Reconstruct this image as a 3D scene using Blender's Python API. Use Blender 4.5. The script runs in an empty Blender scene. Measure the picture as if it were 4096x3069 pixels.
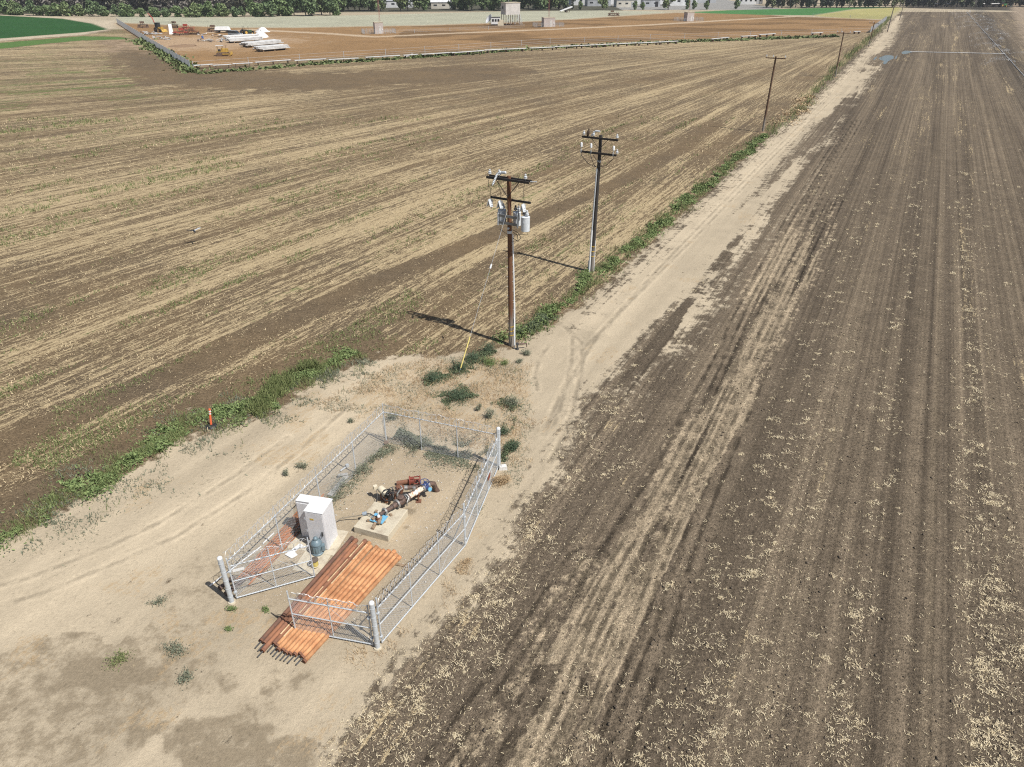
import bpy, math, random
import numpy as np
from mathutils import Vector, Matrix
random.seed(7); rng = np.random.default_rng(7)
sc = bpy.context.scene
COL = sc.collection
R = math.radians
# ------------------------------------------------------------------ camera
H, TH, F = 21.0, 30.5, 2842.0          # drone height (m), pitch down (deg), focal length in px of a 4096 px wide frame
cam = bpy.data.cameras.new('camera'); camo = bpy.data.objects.new('camera', cam); COL.objects.link(camo)
cam.sensor_width = 36.0; cam.lens = 36.0 * F / 4096; cam.clip_start = 0.5; cam.clip_end = 9000
camo.location = (0, 0, H); camo.rotation_euler = (R(90 - TH), 0, 0); sc.camera = camo
# ------------------------------------------------------------------ world + sun
SUN_EL, SUN_DIR = 55.0, Vector((0.80, -0.60, 0)).normalized()    # towards the sun, on plan
w = bpy.data.worlds.new('World'); sc.world = w; w.use_nodes = True
nt = w.node_tree; bg = nt.nodes['Background']; sky = nt.nodes.new('ShaderNodeTexSky')
sky.sky_type = 'NISHITA'; sky.sun_disc = False; sky.sun_elevation = R(SUN_EL)
sky.sun_rotation = math.atan2(SUN_DIR.x, SUN_DIR.y); sky.dust_density = 1.4
nt.links.new(sky.outputs[0], bg.inputs[0]); bg.inputs[1].default_value = 0.07
sl = bpy.data.lights.new('sun', 'SUN'); sl.energy = 4.7; sl.angle = R(0.53); sl.color = (1.0, 0.975, 0.93)
so = bpy.data.objects.new('sun', sl); COL.objects.link(so)
d = Vector((SUN_DIR.x * math.cos(R(SUN_EL)), SUN_DIR.y * math.cos(R(SUN_EL)), math.sin(R(SUN_EL))))
so.rotation_euler = d.to_track_quat('Z', 'Y').to_euler(); so.location = (60, -60, 120)
sc.view_settings.view_transform = 'Standard'; sc.view_settings.look = 'None'
sc.view_settings.exposure = 0.25; sc.view_settings.gamma = 1.0
sc.cycles.use_denoising = False; sc.cycles.filter_width = 1.15; sc.cycles.max_bounces = 5; sc.cycles.transparent_max_bounces = 8
# ------------------------------------------------------------------ survey helper: a bearing read off the photograph, met with the level z
def at(px, py, z=0.0):
    t = R(TH); x = (px - 2048) / F; y = -(py - 1534.5) / F
    dv = (x, math.cos(t) + y * math.sin(t), -math.sin(t) + y * math.cos(t)); s = (z - H) / dv[2]
    return Vector((dv[0] * s, dv[1] * s, z))
# ------------------------------------------------------------------ node helpers
class NT:
    def __init__(s, name):
        s.m = bpy.data.materials.new(name); s.m.use_nodes = True; s.t = s.m.node_tree
        s.b = s.t.nodes['Principled BSDF']; s.b.inputs['Roughness'].default_value = .8
    def n(s, k, **kw):
        o = s.t.nodes.new(k)
        for a, v in kw.items(): setattr(o, a, v)
        return o
    def put(s, sock, v):
        if isinstance(v, bpy.types.NodeSocket): s.t.links.new(v, sock)
        elif v is not None:
            if sock.type == 'RGBA' and len(v) == 3: v = (*v, 1)
            sock.default_value = v
    def pos(s): return s.n('ShaderNodeTexCoord').outputs['Object']
    def attr(s, name, out='Fac'):
        a = s.n('ShaderNodeAttribute'); a.attribute_name = name; return a.outputs[out]
    def noise(s, vec, scale=5., detail=3., rough=.55, out='Fac', dist=0.):
        o = s.n('ShaderNodeTexNoise'); s.put(o.inputs['Vector'], vec); o.inputs['Scale'].default_value = scale
        o.inputs['Detail'].default_value = detail; o.inputs['Roughness'].default_value = rough; o.inputs['Distortion'].default_value = dist
        return o.outputs[out]
    def vm(s, op, a, b=None):
        o = s.n('ShaderNodeVectorMath', operation=op); s.put(o.inputs[0], a)
        if b is not None: s.put(o.inputs[1], b)
        return o.outputs[0]
    def ma(s, op, a, b=None, c=None, clamp=False):
        o = s.n('ShaderNodeMath', operation=op, use_clamp=clamp); s.put(o.inputs[0], a)
        if b is not None: s.put(o.inputs[1], b)
        if c is not None: s.put(o.inputs[2], c)
        return o.outputs[0]
    def ss(s, v, a, b, lo=0., hi=1.):
        o = s.n('ShaderNodeMapRange', interpolation_type='SMOOTHSTEP'); s.put(o.inputs[0], v); s.put(o.inputs[1], a); s.put(o.inputs[2], b)
        o.inputs[3].default_value = lo; o.inputs[4].default_value = hi; return o.outputs[0]
    def mix(s, f, a, b, mode='MIX'):
        o = s.n('ShaderNodeMix', data_type='RGBA', blend_type=mode); s.put(o.inputs[0], f); s.put(o.inputs[6], a); s.put(o.inputs[7], b); return o.outputs[2]
    def scale(s, c, f): return s.mix(1., c, s.comb(f, f, f), 'MULTIPLY')
    def comb(s, x, y, z):
        o = s.n('ShaderNodeCombineXYZ'); s.put(o.inputs[0], x); s.put(o.inputs[1], y); s.put(o.inputs[2], z); return o.outputs[0]
    def bump(s, h, strength=.5, dist=.02):
        o = s.n('ShaderNodeBump'); s.put(o.inputs['Height'], h); o.inputs['Strength'].default_value = strength; o.inputs['Distance'].default_value = dist
        s.t.links.new(o.outputs[0], s.b.inputs['Normal'])
    def col(s, c): s.put(s.b.inputs['Base Color'], c)
    def island(s): return s.n('ShaderNodeNewGeometry').outputs['Random Per Island']
M = {}
def mat(name, c, rough=.7, metal=0., var=.25, scale=6., c2=None, bump=.0, spots=.5, vary=0.):
    """painted / weathered surface: two tones broken up by noise"""
    if name in M: return M[name]
    t = NT(name); p = t.pos(); n1 = t.noise(p, scale, 5., .62); n2 = t.noise(p, scale * 7, 3.)
    c2 = c2 or tuple(v * (1 - var) for v in c)
    f = t.ss(n1, spots - .13, spots + .13); k = t.mix(f, c2, c)
    k = t.mix(1., k, t.comb(*[t.ma('MULTIPLY_ADD', n2, .5, .75)] * 3), 'MULTIPLY')
    if vary: k = t.scale(k, t.ma('MULTIPLY_ADD', t.n('ShaderNodeObjectInfo').outputs['Random'], 2 * vary, 1 - vary))
    t.col(k); t.b.inputs['Roughness'].default_value = rough; t.b.inputs['Metallic'].default_value = metal
    if bump: t.bump(n2, bump, .01)
    M[name] = t.m; return t.m
def leafmat(name, ca, cb, cc=None, trans=.25):
    if name in M: return M[name]
    t = NT(name); r = t.island(); k = t.mix(r, ca, cb)
    if cc: k = t.mix(t.ss(t.noise(t.pos(), 1.1, 2.), .5, .62), k, cc)
    t.col(k); t.b.inputs['Roughness'].default_value = .75
    t.b.inputs['Specular IOR Level'].default_value = .25
    M[name] = t.m; return t.m
# ------------------------------------------------------------------ mesh helpers
def tag(o, label=None, cat=None, group=None, kind=None):
    for k, v in (('label', label), ('category', cat), ('group', group), ('kind', kind)):
        if v: o[k] = v
    return o
def empty(name, loc, rz=0., label=None, cat=None, group=None):
    o = bpy.data.objects.new(name, None); COL.objects.link(o); o.location = loc; o.rotation_euler = (0, 0, rz)
    o.empty_display_size = .2
    return tag(o, label, cat, group)
def link(name, me, m=None, parent=None, smooth=False):
    if m is not None and not me.materials: me.materials.append(m)
    if smooth: me.polygons.foreach_set('use_smooth', np.ones(len(me.polygons), bool))
    o = bpy.data.objects.new(name, me); COL.objects.link(o)
    if parent: o.parent = parent
    return o
def fast_mesh(name, v, f):
    """v (N,3), f (M,k) numpy -> mesh"""
    v = np.asarray(v, np.float32); f = np.asarray(f, np.int32); k = f.shape[1]
    me = bpy.data.meshes.new(name); me.vertices.add(len(v)); me.vertices.foreach_set('co', v.ravel())
    me.loops.add(f.size); me.loops.foreach_set('vertex_index', f.ravel())
    me.polygons.add(len(f)); me.polygons.foreach_set('loop_start', np.arange(0, f.size, k, dtype=np.int32))
    me.polygons.foreach_set('loop_total', np.full(len(f), k, np.int32)); me.update(calc_edges=True); return me
class MB:
    def __init__(s): s.v = []; s.f = []
    def add(s, vs, fs):
        b = len(s.v); s.v += [tuple(x) for x in vs]; s.f += [tuple(b + i for i in q) for q in fs]; return s
    def box(s, c, size, rz=0., mtx=None, taper=1.):
        c = Vector(c); h = Vector(size) / 2; rot = mtx or Matrix.Rotation(rz, 3, 'Z'); vs = []
        for z in (-1, 1):
            k = taper if z > 0 else 1
            for x, y in ((-1, -1), (1, -1), (1, 1), (-1, 1)): vs.append(c + rot @ Vector((x * h.x * k, y * h.y * k, z * h.z)))
        return s.add(vs, [(3, 2, 1, 0), (4, 5, 6, 7), (0, 1, 5, 4), (1, 2, 6, 5), (2, 3, 7, 6), (3, 0, 4, 7)])
    def tube(s, p0, p1, r0, r1=None, n=10, caps=True):
        p0, p1 = Vector(p0), Vector(p1); r1 = r0 if r1 is None else r1; dz = (p1 - p0).normalized()
        a = dz.orthogonal().normalized(); b = dz.cross(a); vs = []
        for p, r in ((p0, r0), (p1, r1)):
            for i in range(n):
                t = 2 * math.pi * i / n; vs.append(p + (a * math.cos(t) + b * math.sin(t)) * r)
        fs = [(i, (i + 1) % n, n + (i + 1) % n, n + i) for i in range(n)]
        if caps: fs += [tuple(range(n - 1, -1, -1)), tuple(range(n, 2 * n))]
        return s.add(vs, fs)
    def path(s, pts, r, n=6, closed=False):
        pts = [Vector(p) for p in pts]; N = len(pts); rings = []; a = None
        for i, p in enumerate(pts):
            q0 = pts[(i - 1) % N] if (closed or i > 0) else p; q1 = pts[(i + 1) % N] if (closed or i < N - 1) else p
            dz = (q1 - q0).normalized()
            a = dz.orthogonal().normalized() if a is None else (a - dz * a.dot(dz)).normalized()
            b = dz.cross(a); rings.append([p + (a * math.cos(2 * math.pi * k / n) + b * math.sin(2 * math.pi * k / n)) * r for k in range(n)])
        vs = [v for rg in rings for v in rg]; fs = []
        for i in range(N if closed else N - 1):
            for k in range(n):
                A = i * n; B = ((i + 1) % N) * n; fs.append((A + k, A + (k + 1) % n, B + (k + 1) % n, B + k))
        return s.add(vs, fs)
    def lathe(s, prof, o=(0, 0, 0), axis=(0, 0, 1), n=20):
        o = Vector(o); dz = Vector(axis).normalized(); a = dz.orthogonal().normalized(); b = dz.cross(a); vs = []
        for r, z in prof:
            for i in range(n):
                t = 2 * math.pi * i / n; vs.append(o + dz * z + (a * math.cos(t) + b * math.sin(t)) * r)
        fs = []
        for j in range(len(prof) - 1):
            for i in range(n): fs.append((j * n + i, j * n + (i + 1) % n, (j + 1) * n + (i + 1) % n, (j + 1) * n + i))
        fs += [tuple(range(n - 1, -1, -1)), tuple(range((len(prof) - 1) * n, len(prof) * n))]
        return s.add(vs, fs)
    def prism(s, pts, off):
        """closed outline (3D points) pushed along off"""
        pts = [Vector(p) for p in pts]; off = Vector(off); n = len(pts)
        return s.add(pts + [p + off for p in pts], [tuple(range(n - 1, -1, -1)), tuple(range(n, 2 * n))] + [(i, (i + 1) % n, n + (i + 1) % n, n + i) for i in range(n)])
    def mesh(s, name):
        me = bpy.data.meshes.new(name); me.from_pydata(s.v, [], s.f); me.update(); return me
    def build(s, name, m, parent=None, smooth=False):
        return link(name, s.mesh(name), m, parent, smooth)
    def smooth_build(s, name, m, parent=None, ang=40):
        me = s.mesh(name); me.polygons.foreach_set('use_smooth', np.ones(len(me.polygons), bool))
        me.set_sharp_from_angle(angle=R(ang)); return link(name, me, m, parent)
def copy_tree(o, parent=None):
    c = o.copy(); COL.objects.link(c); c.parent = parent
    for ch in list(o.children): copy_tree(ch, c)
    return c
# ------------------------------------------------------------------ numpy noise and distance helpers
def vnoise(x, y, seed=0):
    ix = np.floor(x).astype(np.int64); iy = np.floor(y).astype(np.int64); fx = x - ix; fy = y - iy
    fx = fx * fx * (3 - 2 * fx); fy = fy * fy * (3 - 2 * fy)
    def h(a, b):
        k = (a * 374761393 + b * 668265263 + seed * 974634777) & 0xFFFFFFFF
        k = ((k ^ (k >> 13)) * 1274126177) & 0xFFFFFFFF
        return ((k ^ (k >> 16)) & 0xFFFF) / 65535.0
    return (h(ix, iy) * (1 - fx) + h(ix + 1, iy) * fx) * (1 - fy) + (h(ix, iy + 1) * (1 - fx) + h(ix + 1, iy + 1) * fx) * fy
def fbm(x, y, seed=0, oct=4):
    s = 0; a = .5; tot = 0
    for i in range(oct): s = s + a * vnoise(x * 2 ** i, y * 2 ** i, seed + i * 17); tot += a; a *= .55
    return s / tot
def sstep(a, b, x):
    t = np.clip((x - a) / (b - a), 0, 1); return t * t * (3 - 2 * t)
def pts2(l): return np.array([tuple(at(*p))[:2] for p in l])
def dist_poly(x, y, pl):
    """distance to a polyline"""
    best = np.full(x.shape, 1e9)
    for (ax, ay), (bx, by) in zip(pl[:-1], pl[1:]):
        dx, dy = bx - ax, by - ay; t = np.clip(((x - ax) * dx + (y - ay) * dy) / (dx * dx + dy * dy), 0, 1)
        best = np.minimum(best, np.hypot(x - ax - t * dx, y - ay - t * dy))
    return best
def sd_poly(x, y, pg):
    """signed distance, positive inside"""
    ins = np.zeros(x.shape, bool); n = len(pg)
    for i in range(n):
        ax, ay = pg[i]; bx, by = pg[(i + 1) % n]
        c = ((ay > y) != (by > y)) & (x < (bx - ax) * (y - ay) / (by - ay + 1e-12) + ax); ins ^= c
    d = dist_poly(x, y, np.vstack([pg, pg[:1]])); return np.where(ins, d, -d)
# field geometry on plan
U = np.array([.469, .883]); N_ = np.array([.883, -.469])          # along / across the right-hand rows and the pole line
APEX = np.array([129.0, 286.0])                                  # where the left-hand rows run together
def acrossR(x, y): return x * N_[0] + y * N_[1]
def alongR(x, y): return x * U[0] + y * U[1]
def rowL(x, y): return np.arctan2(APEX[0] - x, APEX[1] - y) * 230.
def alongL(x, y): return np.hypot(APEX[0] - x, APEX[1] - y)
# ------------------------------------------------------------------ plan outlines (surveyed from the photograph on the level ground)
SAND = pts2([(-400, 2350), (0, 2170), (180, 2075), (330, 1995), (520, 1895), (700, 1790), (830, 1720), (1000, 1675), (1150, 1620), (1260, 1535), (1400, 1470), (1560, 1430),
  (1750, 1420), (1950, 1400), (2110, 1370), (2200, 1300), (2310, 1225), (2420, 1135), (2560, 1010), (2700, 890), (2880, 730), (3060, 565), (3200, 455), (3330, 335), (3440, 225), (3520, 140), (3585, 65),
  (3615, 62), (3590, 130), (3535, 240), (3460, 350), (3390, 440), (3320, 545), (3230, 670), (3130, 810), (3020, 970), (2920, 1110), (2820, 1270), (2690, 1400), (2520, 1510), (2390, 1590), (2340, 1670),
  (2310, 1740), (2250, 1840), (2170, 1960), (2080, 2100), (1990, 2250), (1880, 2410), (1740, 2570), (1620, 2690), (1510, 2790), (1400, 2910), (1310, 3069), (1240, 3400), (-600, 3400)])
YARD = pts2([(755, 272), (600, 178), (468, 92), (640, 100), (900, 112), (1200, 112), (1700, 103), (2000, 93), (2300, 78), (2700, 52), (2990, 55), (3180, 67), (3400, 75), (3540, 82), (3480, 128), (3300, 138), (3000, 148), (2600, 163), (2200, 178), (1700, 210), (1200, 240)])
CROP1 = pts2([(-600, 40), (0, 62), (250, 75), (370, 95), (432, 118), (330, 130), (0, 155), (-900, 230)])
CROP2 = pts2([(-900, 300), (0, 196), (160, 178), (330, 162), (520, 158), (560, 166), (480, 148), (330, 145), (0, 172), (-900, 250)])
GREY = pts2([(470, 66), (900, 70), (1400, 62), (2000, 47), (2400, 42), (2700, 48), (2300, 76), (2000, 90), (1700, 100), (1200, 110), (900, 110), (640, 98), (480, 90)])
CROP3 = pts2([(2740, 50), (2900, 42), (3200, 34), (3500, 28), (3600, 30), (3420, 36), (3250, 62), (3050, 60), (2850, 54)])
YEL = pts2([(3250, 64), (3420, 38), (3590, 30), (3610, 34), (3545, 78), (3400, 74)])
YROAD = pts2([(850, 130), (1000, 118), (1100, 124), (1300, 134), (1500, 148), (1750, 136), (2200, 118), (2600, 100), (2900, 82), (3150, 68), (3230, 62)])
LROAD = pts2([(-600, 45), (0, 57), (300, 72), (470, 84), (440, 120), (330, 140), (0, 165), (-900, 240)])
BARE = pts2([(560, 165), (640, 190), (720, 260), (800, 310), (1200, 330), (1900, 290)])       # turned headland round the yard corner
T1 = pts2([(3420, 480), (3228, 800), (3029, 1199), (2860, 1582), (2699, 1900), (2468, 2284), (2353, 2515), (2238, 2822), (2130, 3053), (2000, 3400)])
T2 = pts2([(3330, 800), (3110, 1250), (2920, 1640), (2780, 1950), (2684, 2169), (2591, 2453), (2468, 2761), (2361, 3053), (2240, 3400)])
T3 = pts2([(2360, 2260), (2200, 2520), (2069, 2730), (1877, 3014), (1700, 3300)])
T4 = pts2([(2190, 1290), (2270, 1310), (2325, 1370), (2330, 1450), (2310, 1550), (2290, 1640), (2260, 1730), (2200, 1850)])
T5 = pts2([(3440, 250), (3200, 500), (2900, 800), (2600, 1110), (2400, 1330), (2250, 1560), (2170, 1740)])
STRIP = pts2([(-300, 1930), (0, 1797), (500, 1570), (926, 1389), (1500, 1129), (2130, 880), (2450, 740), (2700, 610), (2860, 500)])
WEEDL = pts2([(-200, 2240), (0, 2140), (130, 2065), (258, 1985), (400, 1915), (475, 1875), (644, 1780), (712, 1722), (848, 1655), (983, 1635), (1098, 1590), (1187, 1515), (1288, 1475), (1424, 1407)])
WEEDR = pts2([(1990, 1370), (2090, 1330), (2150, 1300), (2230, 1230), (2300, 1180), (2370, 1110), (2440, 1060), (2530, 980), (2640, 900), (2760, 800), (2900, 680), (3000, 600), (3060, 545)])
WEEDR2 = pts2([(3060, 545), (3160, 470), (3210, 430), (3290, 335), (3380, 240), (3440, 190), (3500, 135), (3560, 70)])
LIT = pts2([(2420, 1600), (2380, 1760), (2250, 1900), (2150, 2050), (2060, 2180), (1950, 2330), (1850, 2480), (1720, 2640), (1600, 2780), (1480, 2900), (1380, 3069)])
WORN = pts2([(-400, 2560), (0, 2420), (420, 2240), (700, 2110), (1000, 1930), (1200, 1780), (1420, 1600), (1600, 1490)])
DRY = pts2([(1560, 1450), (1750, 1430), (2000, 1400), (2120, 1480), (2150, 1650), (2110, 1850), (2060, 1950), (2000, 1870), (1850, 1800), (1600, 1720), (1480, 1700), (1300, 1620)])
FA, FB, FC, FD, FE = [at(*p) for p in ((928, 2409), (1511, 2591), (1862, 2185), (1995, 1866), (1546, 1771))]
COMP = np.array([tuple(p)[:2] for p in (FA, FB, FC, FD, FE)])
def zones(x, y):
    """ground colour (linear), straw cover, green cover, row coordinates, at plan points"""
    n = acrossR(x, y); a = alongR(x, y); dist = np.hypot(x, y)
    wob = (fbm(x * .45, y * .45, 3) - .5); wob2 = fbm(x * 1.7, y * 1.7, 5) - .5; big = fbm(x * .06, y * .06, 8)
    right = sstep(-17.6, -16.4, n)                                # right of the pole line
    # --- tilled field on the right
    lane = fbm(n * .55, a * .012, 21, 3); bed = fbm(n * 1.6, a * .02, 23, 2)
    soil = np.array([.102, .079, .055]); pale = np.array([.225, .175, .118])
    ln3 = fbm(n * 3.3, a * .015, 27, 2); k = np.clip(.20 + .9 * (lane - .45) + .55 * (bed - .5) + .5 * (ln3 - .5) + .30 * wob, 0, 1)
    k = np.maximum(k, .75 * np.exp(-((n - 5.1) / .22) ** 2)); k = np.maximum(k, .35 * np.exp(-((n + 0.6) / .3) ** 2)); k = np.maximum(k, .3 * np.exp(-((n - 1.6) / .3) ** 2))
    k = k * (1 - .6 * np.exp(-((n - 9.3) / .25) ** 2)) * (1 - .5 * np.exp(-((n - 5.75) / .25) ** 2))
    base = soil + (pale - soil) * k[:, None]
    straw = .17 + .85 * (fbm(n * .5, a * .03, 31, 3) - .42) + .4 * (big - .5)
    straw = straw + .16 * np.exp(-((n - 7.0) / .9) ** 2) + .10 * np.exp(-((n - 3.1) / .7) ** 2) - .2 * np.exp(-((n - 5.7) / .3) ** 2)
    far = sstep(60, 160, dist); straw = straw * (.6 + .15 * far) + .06 * far
    # --- stubble field on the left
    rl = rowL(x, y); al = alongL(x, y); s1 = fbm(rl * .45, al * .02, 41, 4); patch = fbm(x * .022, y * .03, 43)
    lsoil = np.array([.148, .107, .064]) + np.array([.03, .018, .006]) * (fbm(x * .2, y * .2, 44) - .5)[:, None] * 2
    lstraw = .50 + .45 * (s1 - .5) + .35 * (patch - .45); lstraw = np.clip(lstraw, .28, .72)
    # the weedier north-west corner of the stubble, and the turned ground by the yard
    nw = sstep(70, 130, -x + .35 * y) * sstep(75, 105, y)
    lgreen = .18 + .9 * np.clip(fbm(rl * .35, al * .012, 47, 3) - .5, 0, 1) + .30 * nw * (fbm(x * .05, y * .03, 49) > .47)
    bare = np.exp(-(dist_poly(x, y, STRIP) / 1.15) ** 4) * .85; lstraw = lstraw * (1 - .92 * bare); lgreen = lgreen * (1 - bare)
    hb = 1 - sstep(6, 16, dist_poly(x, y, BARE) + 14 * wob); lstraw = lstraw * (1 - .8 * hb); lgreen = lgreen * (1 - hb)
    edge = sstep(3.2, .6, np.abs(n + 19.3)) * (y > 38); lgreen = np.maximum(lgreen, .25 * edge)
    # near the sandy lot the stubble gives way to bare soil
    lot = dist_poly(x, y, WEEDL); lstraw = lstraw * (.35 + .65 * sstep(.6, 3.4, lot + 1.2 * wob))
    L = 1 - right
    base = base * right[:, None] + lsoil * L[:, None]; straw = straw * right + lstraw * L; green = lgreen * L
    rows = np.stack([np.where(right > .5, n, rl), np.where(right > .5, a, al), right], 1)
    # --- sand: road, lot, compound
    sd = sd_poly(x, y, SAND); fuzz = np.where(right > .5, 1.5, .8) * np.clip(dist / 30, .6, 1.1)
    s = sstep(-.55, .55, (sd + fuzz * (1.6 * wob + .9 * wob2)) / (np.clip(dist / 24, .7, 2.2) * np.where(right > .5, 2.8, 1.)))
    streak = fbm(n * 1.3, a * .05, 61, 4)
    worn = np.maximum(sstep(3.2, .8, dist_poly(x, y, WORN) + 1.6 * wob), sstep(2.2, .6, np.abs(n + 15.2) + 1.2 * wob) * (a > 40))
    sandc = np.array([.400, .330, .232]) * (1 + .40 * (streak - .5) + .25 * wob + .13 * worn)[:, None]
    # brown damp mottles in the south-west corner and the farm road
    mott = np.zeros_like(x)
    for (px, py, rx, ry, st) in ((400, 2690, 2.2, .8, .85), (640, 2640, 1.4, .6, .4), (800, 2960, 2.8, 1.1, .75), (1000, 2830, 1.8, .7, .5), (1150, 2740, 1.5, .7, .6), (400, 2830, 3.0, .5, .5), (860, 2730, 1.2, .5, .55), (1050, 3050, 3, 1, .8), (1180, 2480, 1.4, .6, .5), (1010, 2460, 1.2, .6, .4), (60, 2960, 1.6, .6, .35)):
        c = at(px, py); q = np.hypot((x - c.x) / rx, (y - c.y) / ry); mott = np.maximum(mott, st * sstep(1.25, .55, q + 1.5 * wob + .9 * wob2))
        # compound floor: a little greyer with gravel
    cd = sstep(-.3, .6, sd_poly(x, y, COMP) + .5 * wob); sandc = sandc * (1 - cd[:, None] * np.array([.10, .12, .14]))
    # wet mark below the meter
    for (px, py, rx, ry, st) in ((1640, 2045, .62, .38, .62), (1668, 2038, .5, .30, .55), (1728, 2048, .42, .22, .5), (1585, 2115, .3, .2, .4), (1618, 2110, .28, .2, .5), (1420, 2030, .14, .1, .5)):
        c = at(px, py); mott = np.maximum(mott, st * sstep(1.3, .5, np.hypot((x - c.x) / rx, (y - c.y) / ry) + .9 * wob2))
    # dark tilled tongues lying over the edge of the farm road
    tong = sstep(.44, .60, fbm(n * .55, a * .035, 71, 4) * .7 + .3 * fbm(n * .3, a * .3, 73, 3)) * sstep(-14.8, -10.5, n) * sstep(26, 40, a)
    s = s * (1 - .85 * tong * right)
    dry = sstep(-.8, .8, sd_poly(x, y, DRY) + 2 * wob)
    dg = sstep(.55, .72, fbm(x * .35 + 9, y * .35, 63, 4)) * .75                # tan drifts of dead grass over the lot
    for (px, py, rx, ry, st) in ((1200, 2520, 1.6, .8, .9), (930, 2470, 1.3, .5, .8), (860, 2560, 2.0, .6, .6), (240, 2010, 2.2, .5, .5), (700, 1930, 1.6, .5, .6), (1130, 1830, 1.0, .4, .8), (1000, 1790, 1.6, .4, .6), (1300, 2960, 2.0, 1.0, .7), (1330, 2800, 1.2, .8, .6), (120, 2650, 2., .5, .5), (1160, 1640, 1.8, .7, .7)):
        c = at(px, py); dg = np.maximum(dg, st * sstep(1.3, .4, np.hypot((x - c.x) / rx, (y - c.y) / ry) + 1.2 * wob))
    dg = np.maximum(dg * .7, .55 * dry) * s * (1 - .7 * cd); stain = np.maximum(mott, np.where((x < 1) & (y < 17.2 + 2.5 * wob), .60, np.where((x > -13.5) & (x < 1) & (y < 22.), .46, .26)) * (1 - worn) * (1 - .8 * cd) * (1 - right * .5)) * s
    straw = straw * (1 - s) + s * (.03 + .10 * dry + .08 * (mott > .3)); green = green * (1 - s) + s * (.05 + .12 * dry + .08 * (dg > .5))
    # straw litter between the fence and the field
    lit = np.exp(-(dist_poly(x, y, LIT) / 2.3) ** 2) * right * (dist < 48)
    lf = fbm(x * .55, y * .55, 77, 4); straw = np.maximum(straw, np.clip(.24 + 1.2 * (lf - .46), 0, .5) * lit * (1 - .6 * s))
    base = base * (1 + .25 * lit[:, None])
    # pale wheelings in the tilled ground
    pr = np.array([.400, .318, .220]); td = np.minimum(dist_poly(x, y, T1), dist_poly(x, y, T2)); tm = sstep(1.25 + .03 * np.clip(dist - 20, 0, 40), .2, td + 1.1 * wob) * sstep(.38, .58, fbm(n * 1.1, a * .05, 81, 3) + .08)
    mid = sstep(.75, .1, np.abs(n - (acrossR(*T1[6]) + .75)) + 1.6 * wob) * sstep(8, 11, a) * sstep(23, 19, a) * .8
    t3 = sstep(.9, .2, dist_poly(x, y, T3) + 1.3 * wob) * .55
    tm = np.clip(np.maximum(np.maximum(tm * .8, mid), t3), 0, 1) * right * (1 - s) * sstep(95, 60, dist)
    straw = straw * (1 - .5 * tm)
    # --- far ground
    def lay(pg, c, st=0., gr=0., fz=4., w_=2.5):
        nonlocal base, straw, green, s, tm
        m = sstep(-w_, w_, sd_poly(x, y, pg) + fz * wob)[:, None]; s = s * (1 - m[:, 0]); tm = tm * (1 - m[:, 0])
        base = base * (1 - m) + np.array(c) * m * (1 + .3 * (fbm(x * .06, y * .12, 91) - .5) + .25 * wob)[:, None]; straw = straw * (1 - m[:, 0]) + st * m[:, 0]; green = green * (1 - m[:, 0]) + gr * m[:, 0]
    beyond = (y > 300) & (right < .5) | (y > 415)
    base = np.where(beyond[:, None], np.array([.36, .30, .21]), base); ind = (x > 20) & (y > 436) & (x < 150); base = np.where(ind[:, None], np.array([.25, .24, .22]), base); straw = np.where(beyond, .15, straw); green = np.where(beyond, .1, green)
    WF = sstep(0, 6, y - 392 - .11 * (x + 250) + 0 * wob) * (x < 60); base = base * (1 - WF[:, None]) + np.array([.075, .072, .050]) * WF[:, None]; WE = sstep(0, 8, n - (-22) - 0 * a) * sstep(0, 6, a - (505 - .12 * (n + 20))) ; base = base * (1 - WE[:, None]) + np.array([.07, .06, .045]) * WE[:, None]
    lay(LROAD, (.43, .36, .26)); lay(GREY, (.345, .335, .245), .12, .34)
    lay(YARD, (.255, .155, .073), .04, .02, 6.)
    dk = fbm(x * .03, y * .07, 95); ym = sstep(.50, .60, dk) * sstep(0, 4, sd_poly(x, y, YARD)) * (x > -40); base = base * (1 - .36 * ym[:, None])
    yr = (sstep(3.2, 1.6, dist_poly(x, y, YROAD) + 2 * wob) * .8)[:, None]; base = base * (1 - yr) + np.array([.46, .36, .25]) * yr
    cl = at(800, 170); yr = (sstep(1.2, .5, np.hypot((x - cl.x) / 34, (y - cl.y) / 30) + 1.2 * wob) * .55)[:, None]; base = base * (1 - yr) + np.array([.45, .33, .22]) * yr
    lay(CROP1, (.024, .078, .020), 0, .0, 1., 1.); lay(CROP2, (.085, .150, .040), 0, .2, 2., 1.)
    lay(CROP3, (.060, .165, .050), 0, .1, 3.); lay(YEL, (.33, .30, .12), .35, .40, 4.)
    # wet, freshly sprinkled strip
    wet = sstep(5.5, 1.0, np.abs(n - 19.6)) * (a > 120) * .35; base = base * (1 - wet[:, None] * np.array([1., .95, .85]))
    hl = sstep(0, 4, n - 25 - 8 * (a - 300) / 200 + 5 * wob) * (a > 200); base = base * (1 - hl[:, None]) + np.array([.27, .21, .15]) * hl[:, None]
    return np.clip(base, .004, 1), np.clip(straw, 0, 1), np.clip(green, 0, 1), rows, s, tm, right, stain, dg, np.clip(sandc, .01, 1)
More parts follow.
